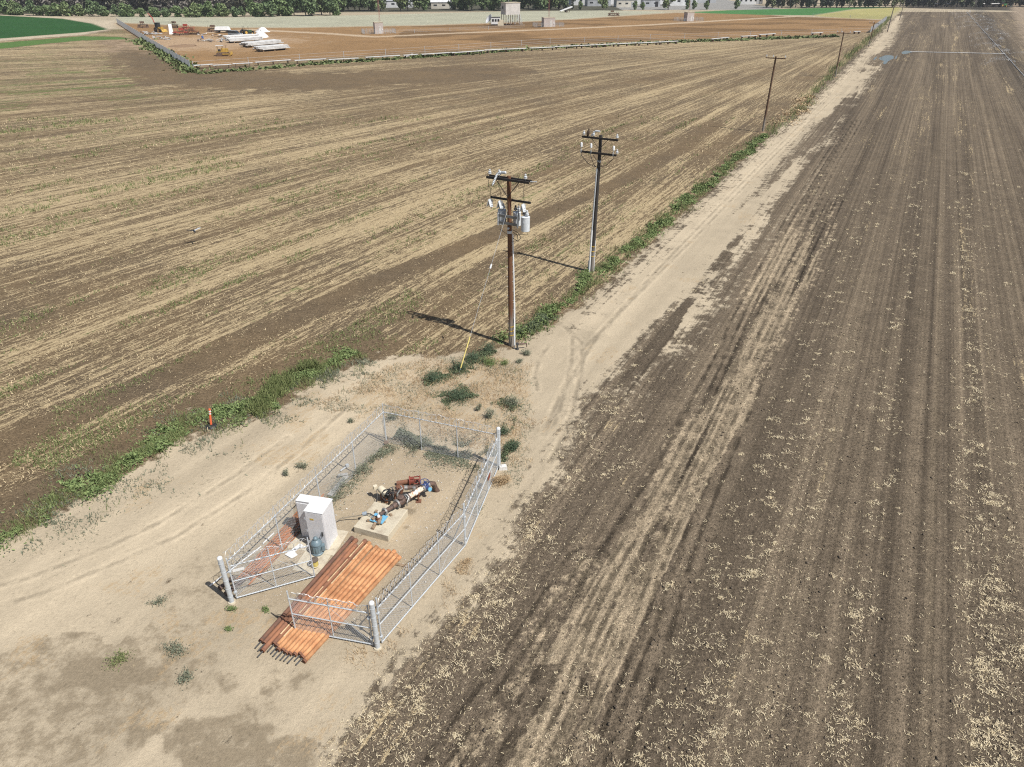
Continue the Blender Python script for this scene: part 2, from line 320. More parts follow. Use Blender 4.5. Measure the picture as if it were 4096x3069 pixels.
# ------------------------------------------------------------------ ground sheet
def relief(x, y, s, right):
    n = acrossR(x, y); a = alongR(x, y)
    z = .03 * (fbm(x * .5, y * .5, 101, 3) - .5)
    fur = .05 * (fbm(n * 1.3, a * .03, 103, 2) - .5) * right * (1 - s) + .03 * (fbm(x * 3, y * 3, 105, 3) - .5) * (1 - s)
    z = z + fur * sstep(-17, -12, n)
    for T in (T1, T2, T3, T4, T5):
        dT = dist_poly(x, y, T)
        for off in (0.,):
            e = np.abs(dT - off); rk = .35 + .9 * fbm(n * .6, a * .25, 109, 2); z = z + .55 * (-.05 * np.exp(-(e / .13) ** 2) + .03 * np.exp(-((e - .26) / .10) ** 2)) * rk
    return z
ny, nx = 760, 640
ys = np.concatenate([[-400, -80, -30, -8, 0, 4], np.geomspace(7, 640, ny), [760, 950, 1300, 1800, 2500]])
ss_ = np.concatenate([[-9, -4, -2.2, -1.5, -1.2], np.linspace(-1, 1, nx), [1.2, 1.5, 2.2, 4, 9]])
YY, SS = np.meshgrid(ys, ss_, indexing='ij'); XX = np.clip(SS * (np.maximum(YY, 0) * .80 + 9.0), -2500, 2500)
gx, gy = XX.ravel(), YY.ravel()
gb, gs, gg, gr, gsand, gtm, gright, gstain, gdg, gsc = zones(gx, gy)
near = sstep(120, 50, np.hypot(gx, gy)); gz = relief(gx, gy, gsand, gright) * near
gz -= .12 * sstep(.2, .9, sstep(1., .0, np.abs(sd_poly(gx, gy, COMP)) * 0 + 1))
nr, nc = YY.shape; idx = np.arange(nr * nc).reshape(nr, nc)
gf = np.stack([idx[:-1, :-1], idx[:-1, 1:], idx[1:, 1:], idx[1:, :-1]], -1).reshape(-1, 4)
gme = fast_mesh('ground', np.stack([gx, gy, gz], 1), gf)
at_ = gme.attributes.new('base', 'FLOAT_COLOR', 'POINT'); at_.data.foreach_set('color', np.concatenate([gb, np.ones((len(gb), 1))], 1).astype(np.float32).ravel())
for nm, arr in (('straw', gs), ('green', gg), ('sand', gsand), ('stain', gstain), ('dryg', gdg), ('wheeling', gtm)):
    at_ = gme.attributes.new(nm, 'FLOAT', 'POINT'); at_.data.foreach_set('value', arr.astype(np.float32))
at_ = gme.attributes.new('sandcol', 'FLOAT_COLOR', 'POINT'); at_.data.foreach_set('color', np.concatenate([gsc, np.ones((len(gsc), 1))], 1).astype(np.float32).ravel())
at_ = gme.attributes.new('rows', 'FLOAT_VECTOR', 'POINT'); at_.data.foreach_set('vector', gr.astype(np.float32).ravel())
def ground_mat():
    t = NT('soil_straw_and_sand'); p = t.pos(); rows = t.attr('rows', 'Vector'); base = t.attr('base', 'Color')
    straw = t.attr('straw'); green = t.attr('green'); sand0 = t.attr('sand')
    st0 = t.noise(t.vm('MULTIPLY', rows, (1.05, .035, 0)), 1., 2., .6); st1 = t.noise(t.vm('MULTIPLY', rows, (3.2, .10, 0)), 1., 2., .62)
    st2 = t.noise(t.vm('MULTIPLY', rows, (6.0, .9, 0)), 1., 2., .6)
    fine = t.noise(p, 6.5, 4., .75); fine2 = t.noise(p, 24., 1., .6); med = t.noise(p, 1.1, 3., .6)
    # ragged edges where sand and wheelings meet the tilth
    rag = t.noise(p, 1.6, 6., .72); edge = t.ma('ADD', t.ma('MULTIPLY', t.ma('SUBTRACT', rag, .5), 2.1), t.ma('MULTIPLY', t.ma('SUBTRACT', st1, .5), 1.0))
    sand = t.ss(t.ma('ADD', sand0, edge), .30, .72); whl = t.ss(t.ma('ADD', t.attr('wheeling'), edge), .38, .66)
    base = t.mix(t.ma('MULTIPLY', whl, .85), base, (.345, .272, .182)); base = t.mix(sand, base, t.attr('sandcol', 'Color'))
    # clods and grain
    g = t.ma('MULTIPLY_ADD', fine, 2.3, -.15); g2 = t.ma('MULTIPLY_ADD', fine2, 1.5, .25); g3 = t.ma('MULTIPLY_ADD', med, .8, .6)
    gr_ = t.ma('MULTIPLY', t.ma('MULTIPLY', g, g2), g3); gs_ = t.ma('MULTIPLY_ADD', t.ma('SUBTRACT', gr_, 1.), .22, 1.)
    mixg = t.ma('MAXIMUM', t.ma('MULTIPLY_ADD', sand, t.ma('SUBTRACT', gs_, gr_), gr_), .3)
    c = t.scale(base, mixg)
    # wheel marks: a dark tread line between two thrown-up pale edges, and the fine drilled lines of the tilled field
    rut = t.ma('MULTIPLY_ADD', t.ma('SUBTRACT', med, .5), .25, t.attr('rut')); on = t.ss(t.noise(p, .8, 3., .7), .36, .56)
    dk = t.ma('MULTIPLY', t.ma('MULTIPLY', t.ss(rut, .15, .04), on), t.ma('MULTIPLY_ADD', sand, -.28, .55)); pl_ = t.ma('MULTIPLY', t.ma('MULTIPLY', t.ma('MULTIPLY', t.ss(rut, .14, .22), t.ss(rut, .40, .24)), on), .12)
    c = t.scale(c, t.ma('ADD', t.ma('SUBTRACT', 1., dk), pl_))
    rsep = t.n('ShaderNodeSeparateXYZ'); t.t.links.new(rows, rsep.inputs[0]); tl = t.ma('MULTIPLY', rsep.outputs[2], t.ma('SUBTRACT', 1., sand))
    lnz = t.noise(t.vm('MULTIPLY', rows, (4.2, .012, 0)), 1., 2., .6); lnf = t.ma('MULTIPLY_ADD', t.ma('MULTIPLY', t.ma('SUBTRACT', lnz, .5), tl), 1.5, 1.); c = t.scale(c, lnf)
    # small dark crumbs and hoof-sized scuffs
    stain = t.attr('stain'); dryg = t.attr('dryg')
    c = t.mix(t.ma('MULTIPLY', t.ss(t.ma('MULTIPLY_ADD', rag, 1.6, t.ma('MULTIPLY_ADD', fine, .6, t.ma('SUBTRACT', stain, 1.1))), .38, .80), .8), c, t.scale(t.mix(fine, (.125, .097, .062), (.27, .215, .145)), mixg))
    c = t.mix(t.ma('MULTIPLY', t.ss(t.ma('MULTIPLY_ADD', st2, .9, t.ma('MULTIPLY_ADD', fine, 1.5, t.ma('SUBTRACT', dryg, 1.25))), .33, .75), .7), c, t.mix(fine2, (.20, .13, .065), (.52, .385, .225)))
    cn = t.noise(p, 4.2, 4., .75); cr = t.ma('MULTIPLY', t.ss(cn, .585, .66), t.ma('MULTIPLY_ADD', sand, -.2, .5)); c = t.mix(cr, c, t.scale(c, .38))
    # straw: along the rows, broken by blotches and by single stalks
    v = t.ma('ADD', t.ma('MULTIPLY', st0, .13), t.ma('ADD', t.ma('MULTIPLY', st1, .25), t.ma('ADD', t.ma('MULTIPLY', st2, .26), t.ma('ADD', t.ma('MULTIPLY', fine, .24), t.ma('MULTIPLY', fine2, .12)))))
    T = t.ma('MULTIPLY_ADD', straw, -.27, .628)
    f = t.ss(v, T, t.ma('ADD', T, .06)); f = t.ma('MULTIPLY', f, t.ss(straw, .02, .12))
    sc_ = t.mix(t.noise(p, 2.3, 4., .65), (.31, .23, .125), (.61, .485, .295)); sc_ = t.scale(sc_, t.ma('MULTIPLY_ADD', fine2, 1.5, .25))
    c = t.mix(t.ma('MULTIPLY', f, .85), c, sc_)
    # green shoots along the rows
    gv = t.ma('ADD', t.ma('MULTIPLY', t.noise(t.vm('MULTIPLY', rows, (1.7, .16, 3.)), 1., 3., .6), .45), t.ma('ADD', t.ma('MULTIPLY', t.noise(p, 2.1, 4., .65), .35), t.ma('MULTIPLY', fine2, .2)))
    Tg = t.ma('MULTIPLY_ADD', green, -.30, .675); fg = t.ss(gv, Tg, t.ma('ADD', Tg, .07)); fg = t.ma('MULTIPLY', fg, t.ss(green, .02, .1))
    gc = t.mix(fine, (.055, .085, .022), (.16, .20, .065)); c = t.mix(t.ma('MULTIPLY', fg, .8), c, gc)
    t.col(c); t.b.inputs['Roughness'].default_value = .95; t.b.inputs['Specular IOR Level'].default_value = .12
    hgt = t.ma('ADD', t.ma('MULTIPLY', fine, 1.), t.ma('MULTIPLY', fine2, .35)); hgt = t.ma('MULTIPLY', hgt, t.ma('MULTIPLY_ADD', sand, -.6, 1.)); t.bump(hgt, 1., .09)
    return t.m
RUTS = (T1, T2, T3, T4, T5, pts2([(2240, 1290), (2290, 1340), (2290, 1430), (2270, 1530), (2240, 1640), (2200, 1740)]), pts2([(2150, 1560), (2140, 1500), (2160, 1430), (2200, 1380)]), pts2([(3350, 380), (3100, 620), (2800, 930), (2520, 1210), (2330, 1400)]), pts2([(-200, 2480), (150, 2380), (420, 2270), (700, 2150), (1000, 1960), (1200, 1800), (1400, 1620)]), pts2([(-200, 2400), (120, 2310), (380, 2210), (640, 2090), (930, 1910), (1150, 1750)]))
rd_ = np.full(gx.shape, 9.)
for i_, T in enumerate(RUTS):
    dT = dist_poly(gx, gy, T); rd_ = np.minimum(rd_, np.minimum(dT, np.minimum(np.abs(dT - .42), np.abs(dT - 1.0))) if i_ < 3 else dT)
at_ = gme.attributes.new('rut', 'FLOAT', 'POINT'); at_.data.foreach_set('value', rd_.astype(np.float32))
ground = link('ground', gme, ground_mat(), smooth=True); tag(ground, kind='structure')
# ------------------------------------------------------------------ materials
GALV = mat('galvanised_steel', (.54, .57, .59), .5, .12, .15, 14)
WIRE = mat('chain_link_wire', (.60, .62, .63), .5, .05, .1, 20)
RAZOR = mat('razor_wire_steel', (.55, .55, .54), .45, .3, .3, 20)
RUST = mat('orange_rust', (.53, .270, .125), .9, 0, .3, 3.2, (.37, .165, .072), .4, .5, .2); ROD = mat('bright_rust', (.44, .16, .055), .9, 0, .3, 3.)
RUSTD = mat('dark_rust', (.175, .085, .052), .85, 0, .4, 2.2, (.11, .062, .045), .3)
RUSTB = mat('brown_rust', (.27, .118, .06), .85, 0, .4, 1.6, (.17, .08, .05), .3, .5, .2)
IRON = mat('weathered_iron', (.16, .10, .075), .7, .1, .4, 9, (.07, .05, .042), .3)
BLACK = mat('black_paint', (.028, .028, .030), .45, 0, .3, 9)
BOLT = mat('dull_zinc', (.36, .35, .33), .5, .5, .3, 30)
CONC = mat('concrete', (.50, .44, .33), .9, 0, .18, 2.3, (.36, .30, .22), .3, .42)
CABW = mat('white_cabinet_paint', (.66, .655, .66), .45, 0, .08, 2.)
CREAM = mat('cream_paint', (.66, .58, .43), .5, 0, .12, 5)
WOOD = mat('weathered_wood', (.33, .235, .15), .85, 0, .4, 9)
GWOOD = mat('grey_board', (.42, .40, .365), .85, 0, .3, 7)
BLUE = mat('blue_paint', (.16, .42, .62), .4, 0, .15, 8)
BLUEW = mat('blue_enamel', (.05, .075, .20), .35, 0, .3, 14)
MOTOR = mat('grey_blue_enamel', (.155, .215, .245), .4, 0, .2, 6)
YELL = mat('yellow_plastic', (.70, .56, .16), .45, 0, .15, 9)
REDP = mat('red_oxide_paint', (.25, .055, .035), .6, 0, .3, 7, (.17, .05, .035), .2)
ORNP = mat('white_paint_on_rust', (.70, .62, .52), .6, 0, .3, 9, (.46, .20, .085), .2, .44)
WHITEP = mat('white_paint', (.74, .74, .73), .5, 0, .1, 6)
DGREY = mat('dark_grey', (.07, .07, .07), .6, 0, .3, 12)
# ------------------------------------------------------------------ chain-link fencing
def V2(p): return Vector((p[0], p[1], 0))
def chain_mesh(p, q, z0, z1, pitch=.095, r=.0029):
    """diagonal wires woven both ways between two posts, each a three-sided rod"""
    p, q = V2(p), V2(q); L = (q - p).length; ux = (q - p) / L; nrm = Vector((-ux.y, ux.x, 0)); h = z1 - z0; vs = []; fs = []
    for sgn in (1, -1):
        k = -h
        while k < L:
            a0, a1 = (k, k + h); s0, s1 = max(a0, 0), min(a1, L)
            if s1 - s0 > .02:
                t0, t1 = (s0 - a0), (s1 - a0)
                za, zb = (z0 + t0, z0 + t1) if sgn > 0 else (z1 - t0, z1 - t1)
                A = p + ux * s0 + Vector((0, 0, za)); B = p + ux * s1 + Vector((0, 0, zb)); dz = (B - A).normalized(); c = dz.cross(nrm)
                b = len(vs); o = nrm * (.003 * sgn)
                for P in (A, B):
                    for t in (90, 210, 330): vs.append(P + o + nrm * (r * math.cos(R(t))) + c * (r * math.sin(R(t))))
                fs += [(b, b + 1, b + 4, b + 3), (b + 1, b + 2, b + 5, b + 4), (b + 2, b, b + 3, b + 5)]
            k += pitch
    return fast_mesh('chain_link', np.array([tuple(v) for v in vs]), np.array(fs))
def razor(p, q, z, rad=.20, step=.24, r=.0085):
    """a stretched coil of barbed tape: flattened loops leaning along the fence top"""
    p, q = V2(p), V2(q); L = (q - p).length; ux = (q - p) / L; nrm = Vector((-ux.y, ux.x, 0)); m = MB(); n = int(L / step); pts = []
    rr = random.Random(int(L * 1000)); k = 24
    for i in range(n):
        ph = rr.uniform(.85, 1.15); lean = rr.uniform(-.04, .04)
        for j in range(k):
            t = 2 * math.pi * j / k; s = (i + j / k) * step + rad * math.sin(t) * ph
            pts.append(p + ux * min(max(s, 0), L) + nrm * (rad * .30 * math.sin(t + .8) + lean) + Vector((0, 0, z + rad * ph * math.cos(t))))
    m.path(pts, r, 4); return m
def rod(m, a, b, r, n=6): return m.tube(a, b, r, r, n)
def fence_run(name, p, q, nb, h, hx, label, cat='fence', ends=(1, 1), coil=True):
    o = empty(name, V2(p), 0, label, cat); P, Q = V2(p), V2(q); base = o.location.copy(); L = Q - P
    for i in range(nb + 1):
        if (i == 0 and not ends[0]) or (i == nb and not ends[1]): continue
        c = P + L * (i / nb) - base; big = i in (0, nb)
        m = MB(); m.tube(c, c + Vector((0, 0, h + .03)), .036 if big else .027, n=10); m.tube(c + Vector((0, 0, h + .03)), c + Vector((0, 0, hx)), .02 if big else .013, n=6)
        m.smooth_build('post', GALV, o)
    rod(MB(), P - base + Vector((0, 0, h)), Q - base + Vector((0, 0, h)), .024, 8).smooth_build('top_rail', GALV, o)
    rod(MB(), P - base + Vector((0, 0, .05)), Q - base + Vector((0, 0, .05)), .004, 4).build('tension_wire', WIRE, o)
    link('chain_link', chain_mesh(V2((0, 0)), L, .04, h - .01), WIRE, o)
    if coil: razor(V2((0, 0)), L, h + .22).build('razor_coil', RAZOR, o)
    for zz in (.2, .42): rod(MB(), Vector((0, 0, h + zz)), L + Vector((0, 0, h + zz)), .003, 4).build('barbed_wire', RAZOR, o)
    return o
def gate_leaf(name, p, q, nb, z0, h, hx, label, cat='gate', braces=((0, 1),), step=.24):
    """welded frame: bottom, middle and top rail, uprights that run on above the rail to carry the coil"""
    o = empty(name, V2(p), 0, label, cat); L = V2(q) - V2(p); up = lambda z: Vector((0, 0, z))
    for i in range(nb + 1):
        c = L * (i / nb); MB().tube(c + up(z0 - .03), c + up(hx), .027 if i in (0, nb) else .02, n=8).smooth_build('upright', GALV, o)
    for nm, z, r in (('top_rail', h, .024), ('middle_rail', (h + z0) / 2 + .04, .02), ('bottom_rail', z0, .024)):
        m = MB(); m.tube(up(z), L + up(z), r, n=8)
        k = 0
        while k < L.length:                                        # tie wires wrapped along the rail
            c = L.normalized() * k + up(z); m.tube(c, c + L.normalized() * .02, r + .008, n=6); k += .11
        m.smooth_build(nm, GALV, o)
    for i, j in braces:
        a, b = L * (i / nb) + up(h - .05), L * (j / nb) + up(z0 + .05); rod(MB(), a, b, .006, 5).build('truss_rod', GALV, o)
    link('chain_link', chain_mesh(V2((0, 0)), L, z0, h), WIRE, o)
    razor(V2((0, 0)), L, h + .20, .19, step).build('razor_coil', RAZOR, o)
    for zz in (.13, .32): rod(MB(), up(h + zz), L + up(h + zz), .003, 4).build('barbed_wire', RAZOR, o)
    for z in (z0 + .3, h - .25): MB().box(up(z), (.10, .10, .07)).build('hinge', GALV, o)
    return o
def big_post(p, h, label, r=.092):
    o = empty('gate_post', V2(p), 0, label, 'post', 'big round gate posts')
    MB().tube((0, 0, -.1), (0, 0, h - .05), r, n=24).smooth_build('tube', GALV, o)
    MB().lathe([(r + .008, 0), (r + .008, .03), (r * .85, .07), (r * .45, .095), (.01, .103)], (0, 0, h - .06)).smooth_build('cap', WHITEP, o)
    for i in range(5):
        z = .3 + i * (h - .6) / 4; MB().tube((0, 0, z), (0, 0, z + .035), r + .007, n=24).smooth_build('band', GALV, o)
    MB().tube((0, 0, -.05), (0, 0, .05), r + .07, r + .05, 14).smooth_build('footing', CONC, o)
    return o
dirAB = (FB - FA).normalized()
big_post(FA, 2.32, 'banded round steel post at the left end of the open gateway')
big_post(FB, 2.30, 'white capped round steel post nearest the camera, between gate and side panel')
big_post(FD, 2.26, 'tall round steel post at the far right corner of the compound')
dAE = (FE - FA).normalized(); dED = (FD - FE).normalized()
fence_run('chain_link_fence', FA + dAE * .25, FE, 4, 1.86, 2.38, 'long left chain link fence with razor wire beside the sandy track', ends=(0, 1))
fence_run('chain_link_fence', FE + dED * .01, FD - dED * .18, 3, 1.86, 2.36, 'far chain link fence run between corner post and tall round post', ends=(0, 0))
inB = (FC - FB).normalized(); inC = (FD - FC).normalized()
gate_leaf('chain_link_fence', FB + inB * .22 + Vector((.02, 0, 0)), FC - inB * .03, 3, .06, 1.80, 2.30, 'near right chain link fence panel between white capped post and bend', 'fence', ((0, 1), (3, 2)))
gate_leaf('chain_link_fence', FC + inC * .05, FD - inC * .2, 3, .06, 1.80, 2.28, 'far right chain link fence panel carrying a small red plate', 'fence', ((0, 1), (3, 2)))
gl0, gl1 = at(950, 2398), at(1260, 2312)
gate_leaf('gate_leaf', gl0, gl1, 2, .10, 1.72, 2.12, 'left gate leaf swung inward with a white plate by its hinge', 'gate', ((0, 1), (1, 2)))
gr0, gr1 = at(1492, 2585), at(1184, 2527)
gate_leaf('gate_leaf', gr0, gr1, 2, .10, 1.70, 2.08, 'right gate leaf standing across the orange pipe stack', 'gate', ((1, 0),))
def plate(name, p, wv, hv, m, label, cat, th=.006):
    """small sheet hung on wire: corner p, edge vectors"""
    n = wv.cross(hv).normalized(); mb = MB().prism([Vector((0, 0, 0)), wv, wv + hv, hv], n * th); o = mb.build(name, m); o.location = p; return tag(o, label, cat)
gd = (gl1 - gl0).normalized(); gn = Vector((gd.y, -gd.x, 0))
plate('sign_plate', gl0 + gd * .10 + gn * .03 + Vector((0, 0, 1.42)), gd * .42, Vector((0, 0, .13)), WHITEP, 'blank white strip plate wired to the left gate leaf', 'sign')
rd = inC; rn = Vector((rd.y, -rd.x, 0)); rp = FC + rd * 3.55
plate('sign_plate', rp + rn * .035 + Vector((0, 0, .70)), rd * .42, Vector((0, 0, .24)), REDP, 'small dark red plate wired to the far right fence panel', 'sign')
# latch bar on the left leaf's free end
lo = gl1 - gd * .02 + gn * .05; m = MB(); m.path([lo + Vector((0, 0, .82)), lo + gn * .05 - gd * .12 + Vector((0, 0, .82)), lo + gn * .05 - gd * .12 + Vector((0, 0, 1.02)), lo + Vector((0, 0, 1.02))], .013, 6)
tag(m.build('gate_latch', GALV), 'bent steel latch bar on the free end of the left gate leaf', 'latch')
# ------------------------------------------------------------------ electrical cabinet
# corners on plan: near bottom corner, along the front to the back-left, along the right side
c0 = at(1314, 2203); cR = at(1349, 2148); sd_ = (cR - c0); sdl = sd_.length; sx = sd_.normalized()          # right face runs away from us
fx = Vector((-sx.y, sx.x, 0))                                                                               # front face runs to the left
cab = empty('electrical_cabinet', c0, math.atan2(fx.y, fx.x) - math.pi, 'tall white steel electrical cabinet with stepped top view', 'cabinet')
rotm = Matrix.Rotation(-(math.atan2(fx.y, fx.x) - math.pi), 3, 'Z')
# local axes: -x runs left along the front, +y runs back
hC = 1.98; wF = .78; dF = .92
MB().box((-wF / 2, dF / 2, hC / 2), (wF, dF, hC)).build('body', CABW, cab)
MB().box((-wF - .34, dF - .19, hC / 2 - .01), (.68, .40, hC - .02)).build('side_bay', CABW, cab)
MB().box((-wF / 2, dF / 2, hC + .016), (wF + .05, dF + .05, .03)).build('roof_sheet', WHITEP, cab)
MB().box((-wF - .33, dF - .19, hC + .008), (.66, .43, .028)).build('roof_sheet', WHITEP, cab)
dr = MB().box((-wF / 2, -.012, hC / 2 + .03), (wF - .05, .022, hC - .12)).build('door', CABW, cab)
m = MB(); m.box((-.12, -.04, .92), (.055, .04, .20)); m.path([(-.12, -.06, 1.0), (-.12, -.10, .96), (-.12, -.10, .82), (-.12, -.06, .80)], .014, 6); m.build('handle', DGREY, dr)
MB().box((-.50, -.026, 1.62), (.17, .005, .085)).build('warning_plate', mat('yellow_label', (.55, .38, .06), .5), dr)
for i in range(3): MB().box((.004, .18 + i * .28, hC / 2), (.012, .012, hC - .1)).build('seam', CABW, cab)
MB().box((-wF - .34, dF - .40, hC / 2), (.60, .02, hC - .2)).build('door', CABW, cab)
for i in range(3): MB().box((-wF + .0 - .02, -.02, .35 + .62 * i), (.03, .03, .12)).build('hinge', GALV, cab)
MB().box((-.70, .50, -.02), (2.1, 1.5, .10)).build('plinth', CONC, cab)
# slab in front with motor and bucket
MB().box((-.35, -.72, -.02), (1.15, 1.25, .07)).build('apron', CONC, cab)
# ------------------------------------------------------------------ vertical motor
mp = at(1272, 2212)
mo = empty('pump_motor', mp + Vector((0, 0, .03)), .3, 'grey blue domed vertical pump motor standing beside the white cabinet', 'motor')
MB().lathe([(.245, 0), (.245, .05), (.215, .07), (.215, .10)], n=28).smooth_build('base_flange', MOTOR, mo)
MB().lathe([(.21, .10), (.215, .14), (.215, .44), (.205, .47)], n=28).smooth_build('stator_housing', MOTOR, mo)
for i in range(14):
    t = 2 * math.pi * i / 14; MB().box((.222 * math.cos(t), .222 * math.sin(t), .29), (.022, .03, .26), t).build('rib', MOTOR, mo)
MB().lathe([(.19, .47), (.235, .49), (.235, .52), (.215, .58), (.16, .66), (.11, .70), (.09, .71)], n=28).smooth_build('top_bell', MOTOR, mo)
MB().lathe([(.09, .70), (.10, .74), (.09, .80), (.05, .84), (.005, .855)], n=20).smooth_build('cap', MOTOR, mo)
MB().box((.25, -.06, .28), (.13, .20, .26)).build('terminal_box', MOTOR, mo)
# ------------------------------------------------------------------ bucket
bp = at(1262, 2268)
bk = empty('bucket', bp + Vector((0, 0, .04)), .5, 'yellow plastic bucket with dark lid by the left gate leaf', 'bucket')
MB().lathe([(.125, 0), (.13, .01), (.15, .30), (.158, .30), (.158, .33)], n=22).smooth_build('pail', YELL, bk)
MB().lathe([(.162, .325), (.165, .33), (.165, .36), (.12, .375), (.01, .378)], n=22).smooth_build('lid', mat('dirty_dark_lid', (.13, .10, .075), .7), bk)
MB().path([(.155 * math.cos(t), -.16 - .03 * math.sin(t), .27 - .17 * math.sin(t)) for t in np.linspace(0, math.pi, 9)], .006, 5).build('handle', WHITEP, bk)
MB().box((.135, .06, .17), (.02, .09, .08), .4).build('label_patch', WHITEP, bk)
# ------------------------------------------------------------------ stack of column pipes
near_px = [(1035, 2562), (1050, 2571), (1043, 2603), (1093, 2577), (1102, 2585), (1108, 2601), (1132, 2605), (1141, 2614), (1160, 2620), (1178, 2622), (1198, 2620), (1206, 2631), (1214, 2647)]
far_px = [(1408, 2149), (1427, 2159), (1423, 2180), (1459, 2161), (1471, 2168), (1477, 2183), (1495, 2182), (1509, 2194), (1532, 2200), (1551, 2201), (1571, 2201), (1583, 2217), (1599, 2227)]
pm = [RUSTD, RUSTB, RUSTB, RUSTB, RUST, RUST, RUST, RUST, RUST, RUST, RUST, RUST, RUST]
nl = at(1035, 2575, .1); nr_ = at(1214, 2650, .1); fl = at(1410, 2152, .1); fr = at(1599, 2230, .1); ordn = ('first', 'second', 'third', 'fourth', 'fifth', 'sixth', 'seventh', 'eighth', 'ninth', 'tenth', 'eleventh', 'twelfth', 'last')
tone = ['dark brown rusty', 'brown rusty', 'brown rusty', 'brown rusty', 'half bleached rusty'] + ['orange rusty'] * 8
for i in range(13):
    f = i / 12; a = nl.lerp(nr_, f); b = fl.lerp(fr, f); dv = (b - a).normalized(); j0 = at(*near_px[i], .1); j1 = at(*far_px[i], .1)
    a = a + dv * max(-.5, min(.5, (j0 - a).dot(dv))); b = b + dv * max(-.4, min(.4, (j1 - b).dot(dv)))
    jt = random.Random(i * 7); lv = Vector((-dv.y, dv.x, 0)); a = a + lv * jt.uniform(-.014, .014); b = b + lv * jt.uniform(-.02, .02); r = jt.uniform(.080, .090); z = .095 + jt.uniform(0, .02)
    lab = f'{tone[i]} column pipe, {ordn[i]} from the cabinet side of the big stack' if i else 'dark brown rusty column pipe on the cabinet edge of the big stack'
    o = empty('column_pipe', Vector((a.x, a.y, z)), 0, lab, 'pipe', 'column pipes stacked through the gateway'); e = Vector((b.x - a.x, b.y - a.y, 0)); en = e.normalized(); L = e.length
    m = MB(); nn = 18; aa = Vector((0, 0, 1)); bb = en.cross(aa)
    m.tube(Vector(), e, r, n=nn, caps=False)
    for P, s_ in ((Vector(), 1), (e, -1)):                          # open bore at both ends
        m.lathe([(r, 0), (r - .012, 0), (r - .012, .25)], P, en * s_, nn)
    m.smooth_build('barrel', pm[i], o)
    MB().lathe([(r, 0), (r + .013, .004), (r + .013, .17), (r, .18)], e - en * .18, en, nn).smooth_build('coupling', pm[i], o)
    MB().lathe([(r, 0), (r + .004, .004), (r + .004, .07), (r, .075)], en * .0, en, nn).smooth_build('threaded_end', RUSTB, o)
    if i != 12: MB().tube(-en * (.30 + .05 * math.sin(i * 2.3)) - Vector((0, 0, .03)), en * .2 - Vector((0, 0, .03)), .027, n=10).smooth_build('line_shaft', DGREY, o)
    if i in (3, 4):                                                # strip of bare bleached metal along the top
        tp = [(.07, .22), (.25, .33), (.36, .5), (.55, .78), (.80, .97)]
        for (u0, u1) in tp: MB().prism([en * (L * u0) + aa * (r + .001) - bb * .03, en * (L * u1) + aa * (r + .001) - bb * .015, en * (L * u1) + aa * (r + .001) + bb * .02, en * (L * u0) + aa * (r + .001) + bb * .03], aa * .003).build('flaking_strip', mat('bleached_scale', (.66, .46, .26), .8, 0, .3, 6), o)
bx0 = at(1583, 2260); tag(MB().box((0, 0, .03), (.95, .12, .05), -.25).build('timber_batten', WOOD), 'timber batten lying under the far end of the pipe stack', 'timber').location = at(1600, 2262)
# ------------------------------------------------------------------ thin rusty rods along the left fence
rr = random.Random(4); r0, r1 = at(960, 2352), at(1300, 1975); inn = Vector((-(r1 - r0).y, (r1 - r0).x, 0)).normalized()
for i in range(14):
    off = (i - 6.5) * .055 + rr.uniform(-.02, .02); s0 = rr.uniform(0, .12) + (.10 if i % 3 == 0 else 0); s1 = rr.uniform(.80, 1.0)
    a = r0.lerp(r1, s0) + inn * off; b = r0.lerp(r1, s1) + inn * (off * 1.1 + rr.uniform(-.05, .05)); z = .035 + (.05 if i % 2 else 0)
    m = MB(); m.tube(Vector((0, 0, z)), Vector((b.x - a.x, b.y - a.y, z + rr.uniform(0, .02))), .031, n=8); o = m.smooth_build('thin_pipe', ROD if i % 4 else RUSTB); o.location = (a.x, a.y, 0)
    tag(o, 'thin orange rusty pipe in the long bundle along the left fence', 'pipe', 'thin rusty pipes bundled along the left fence')
def board(name, a, b, wd, th, z, m, label, cat='board'):
    a, b = Vector(a), Vector(b); e = b - a; o = MB().box((0, 0, 0), (e.length, wd, th), math.atan2(e.y, e.x)).build(name, m); o.location = ((a + b) / 2) + Vector((0, 0, z)); return tag(o, label, cat)
board('plank', at(1318, 1985), at(1388, 1906), .24, .04, .05, GWOOD, 'grey weathered plank lying inside the left fence')
board('plank', at(1352, 1910), at(1392, 1903), .16, .03, .12, GWOOD, 'short grey board resting on the end of the weathered plank')
m = MB(); a, b = at(1362, 1888), at(1390, 1868); m.tube((0, 0, .06), (b.x - a.x, b.y - a.y, .06), .04, n=10); m.box((b.x - a.x, b.y - a.y, .08), (.14, .14, .14), .6); o = m.smooth_build('fence_fitting', GALV); o.location = a; tag(o, 'short pale pipe fitting lying by the third fence post', 'fitting')
m = MB(); a, b = at(840, 2348), at(1045, 2190); m.tube((0, 0, .05), (b.x - a.x, b.y - a.y, .05), .03, n=8); o = m.smooth_build('conduit_pipe', WHITEP); o.location = a; tag(o, 'white plastic conduit lying behind the left gate post', 'pipe')
m = MB(); a, b = at(1052, 2178), at(1096, 2135); m.tube((0, 0, .04), (b.x - a.x, b.y - a.y, .04), .03, n=8); o = m.smooth_build('conduit_pipe', WHITEP); o.location = a; tag(o, 'short white plastic offcut under the left fence coil', 'pipe')
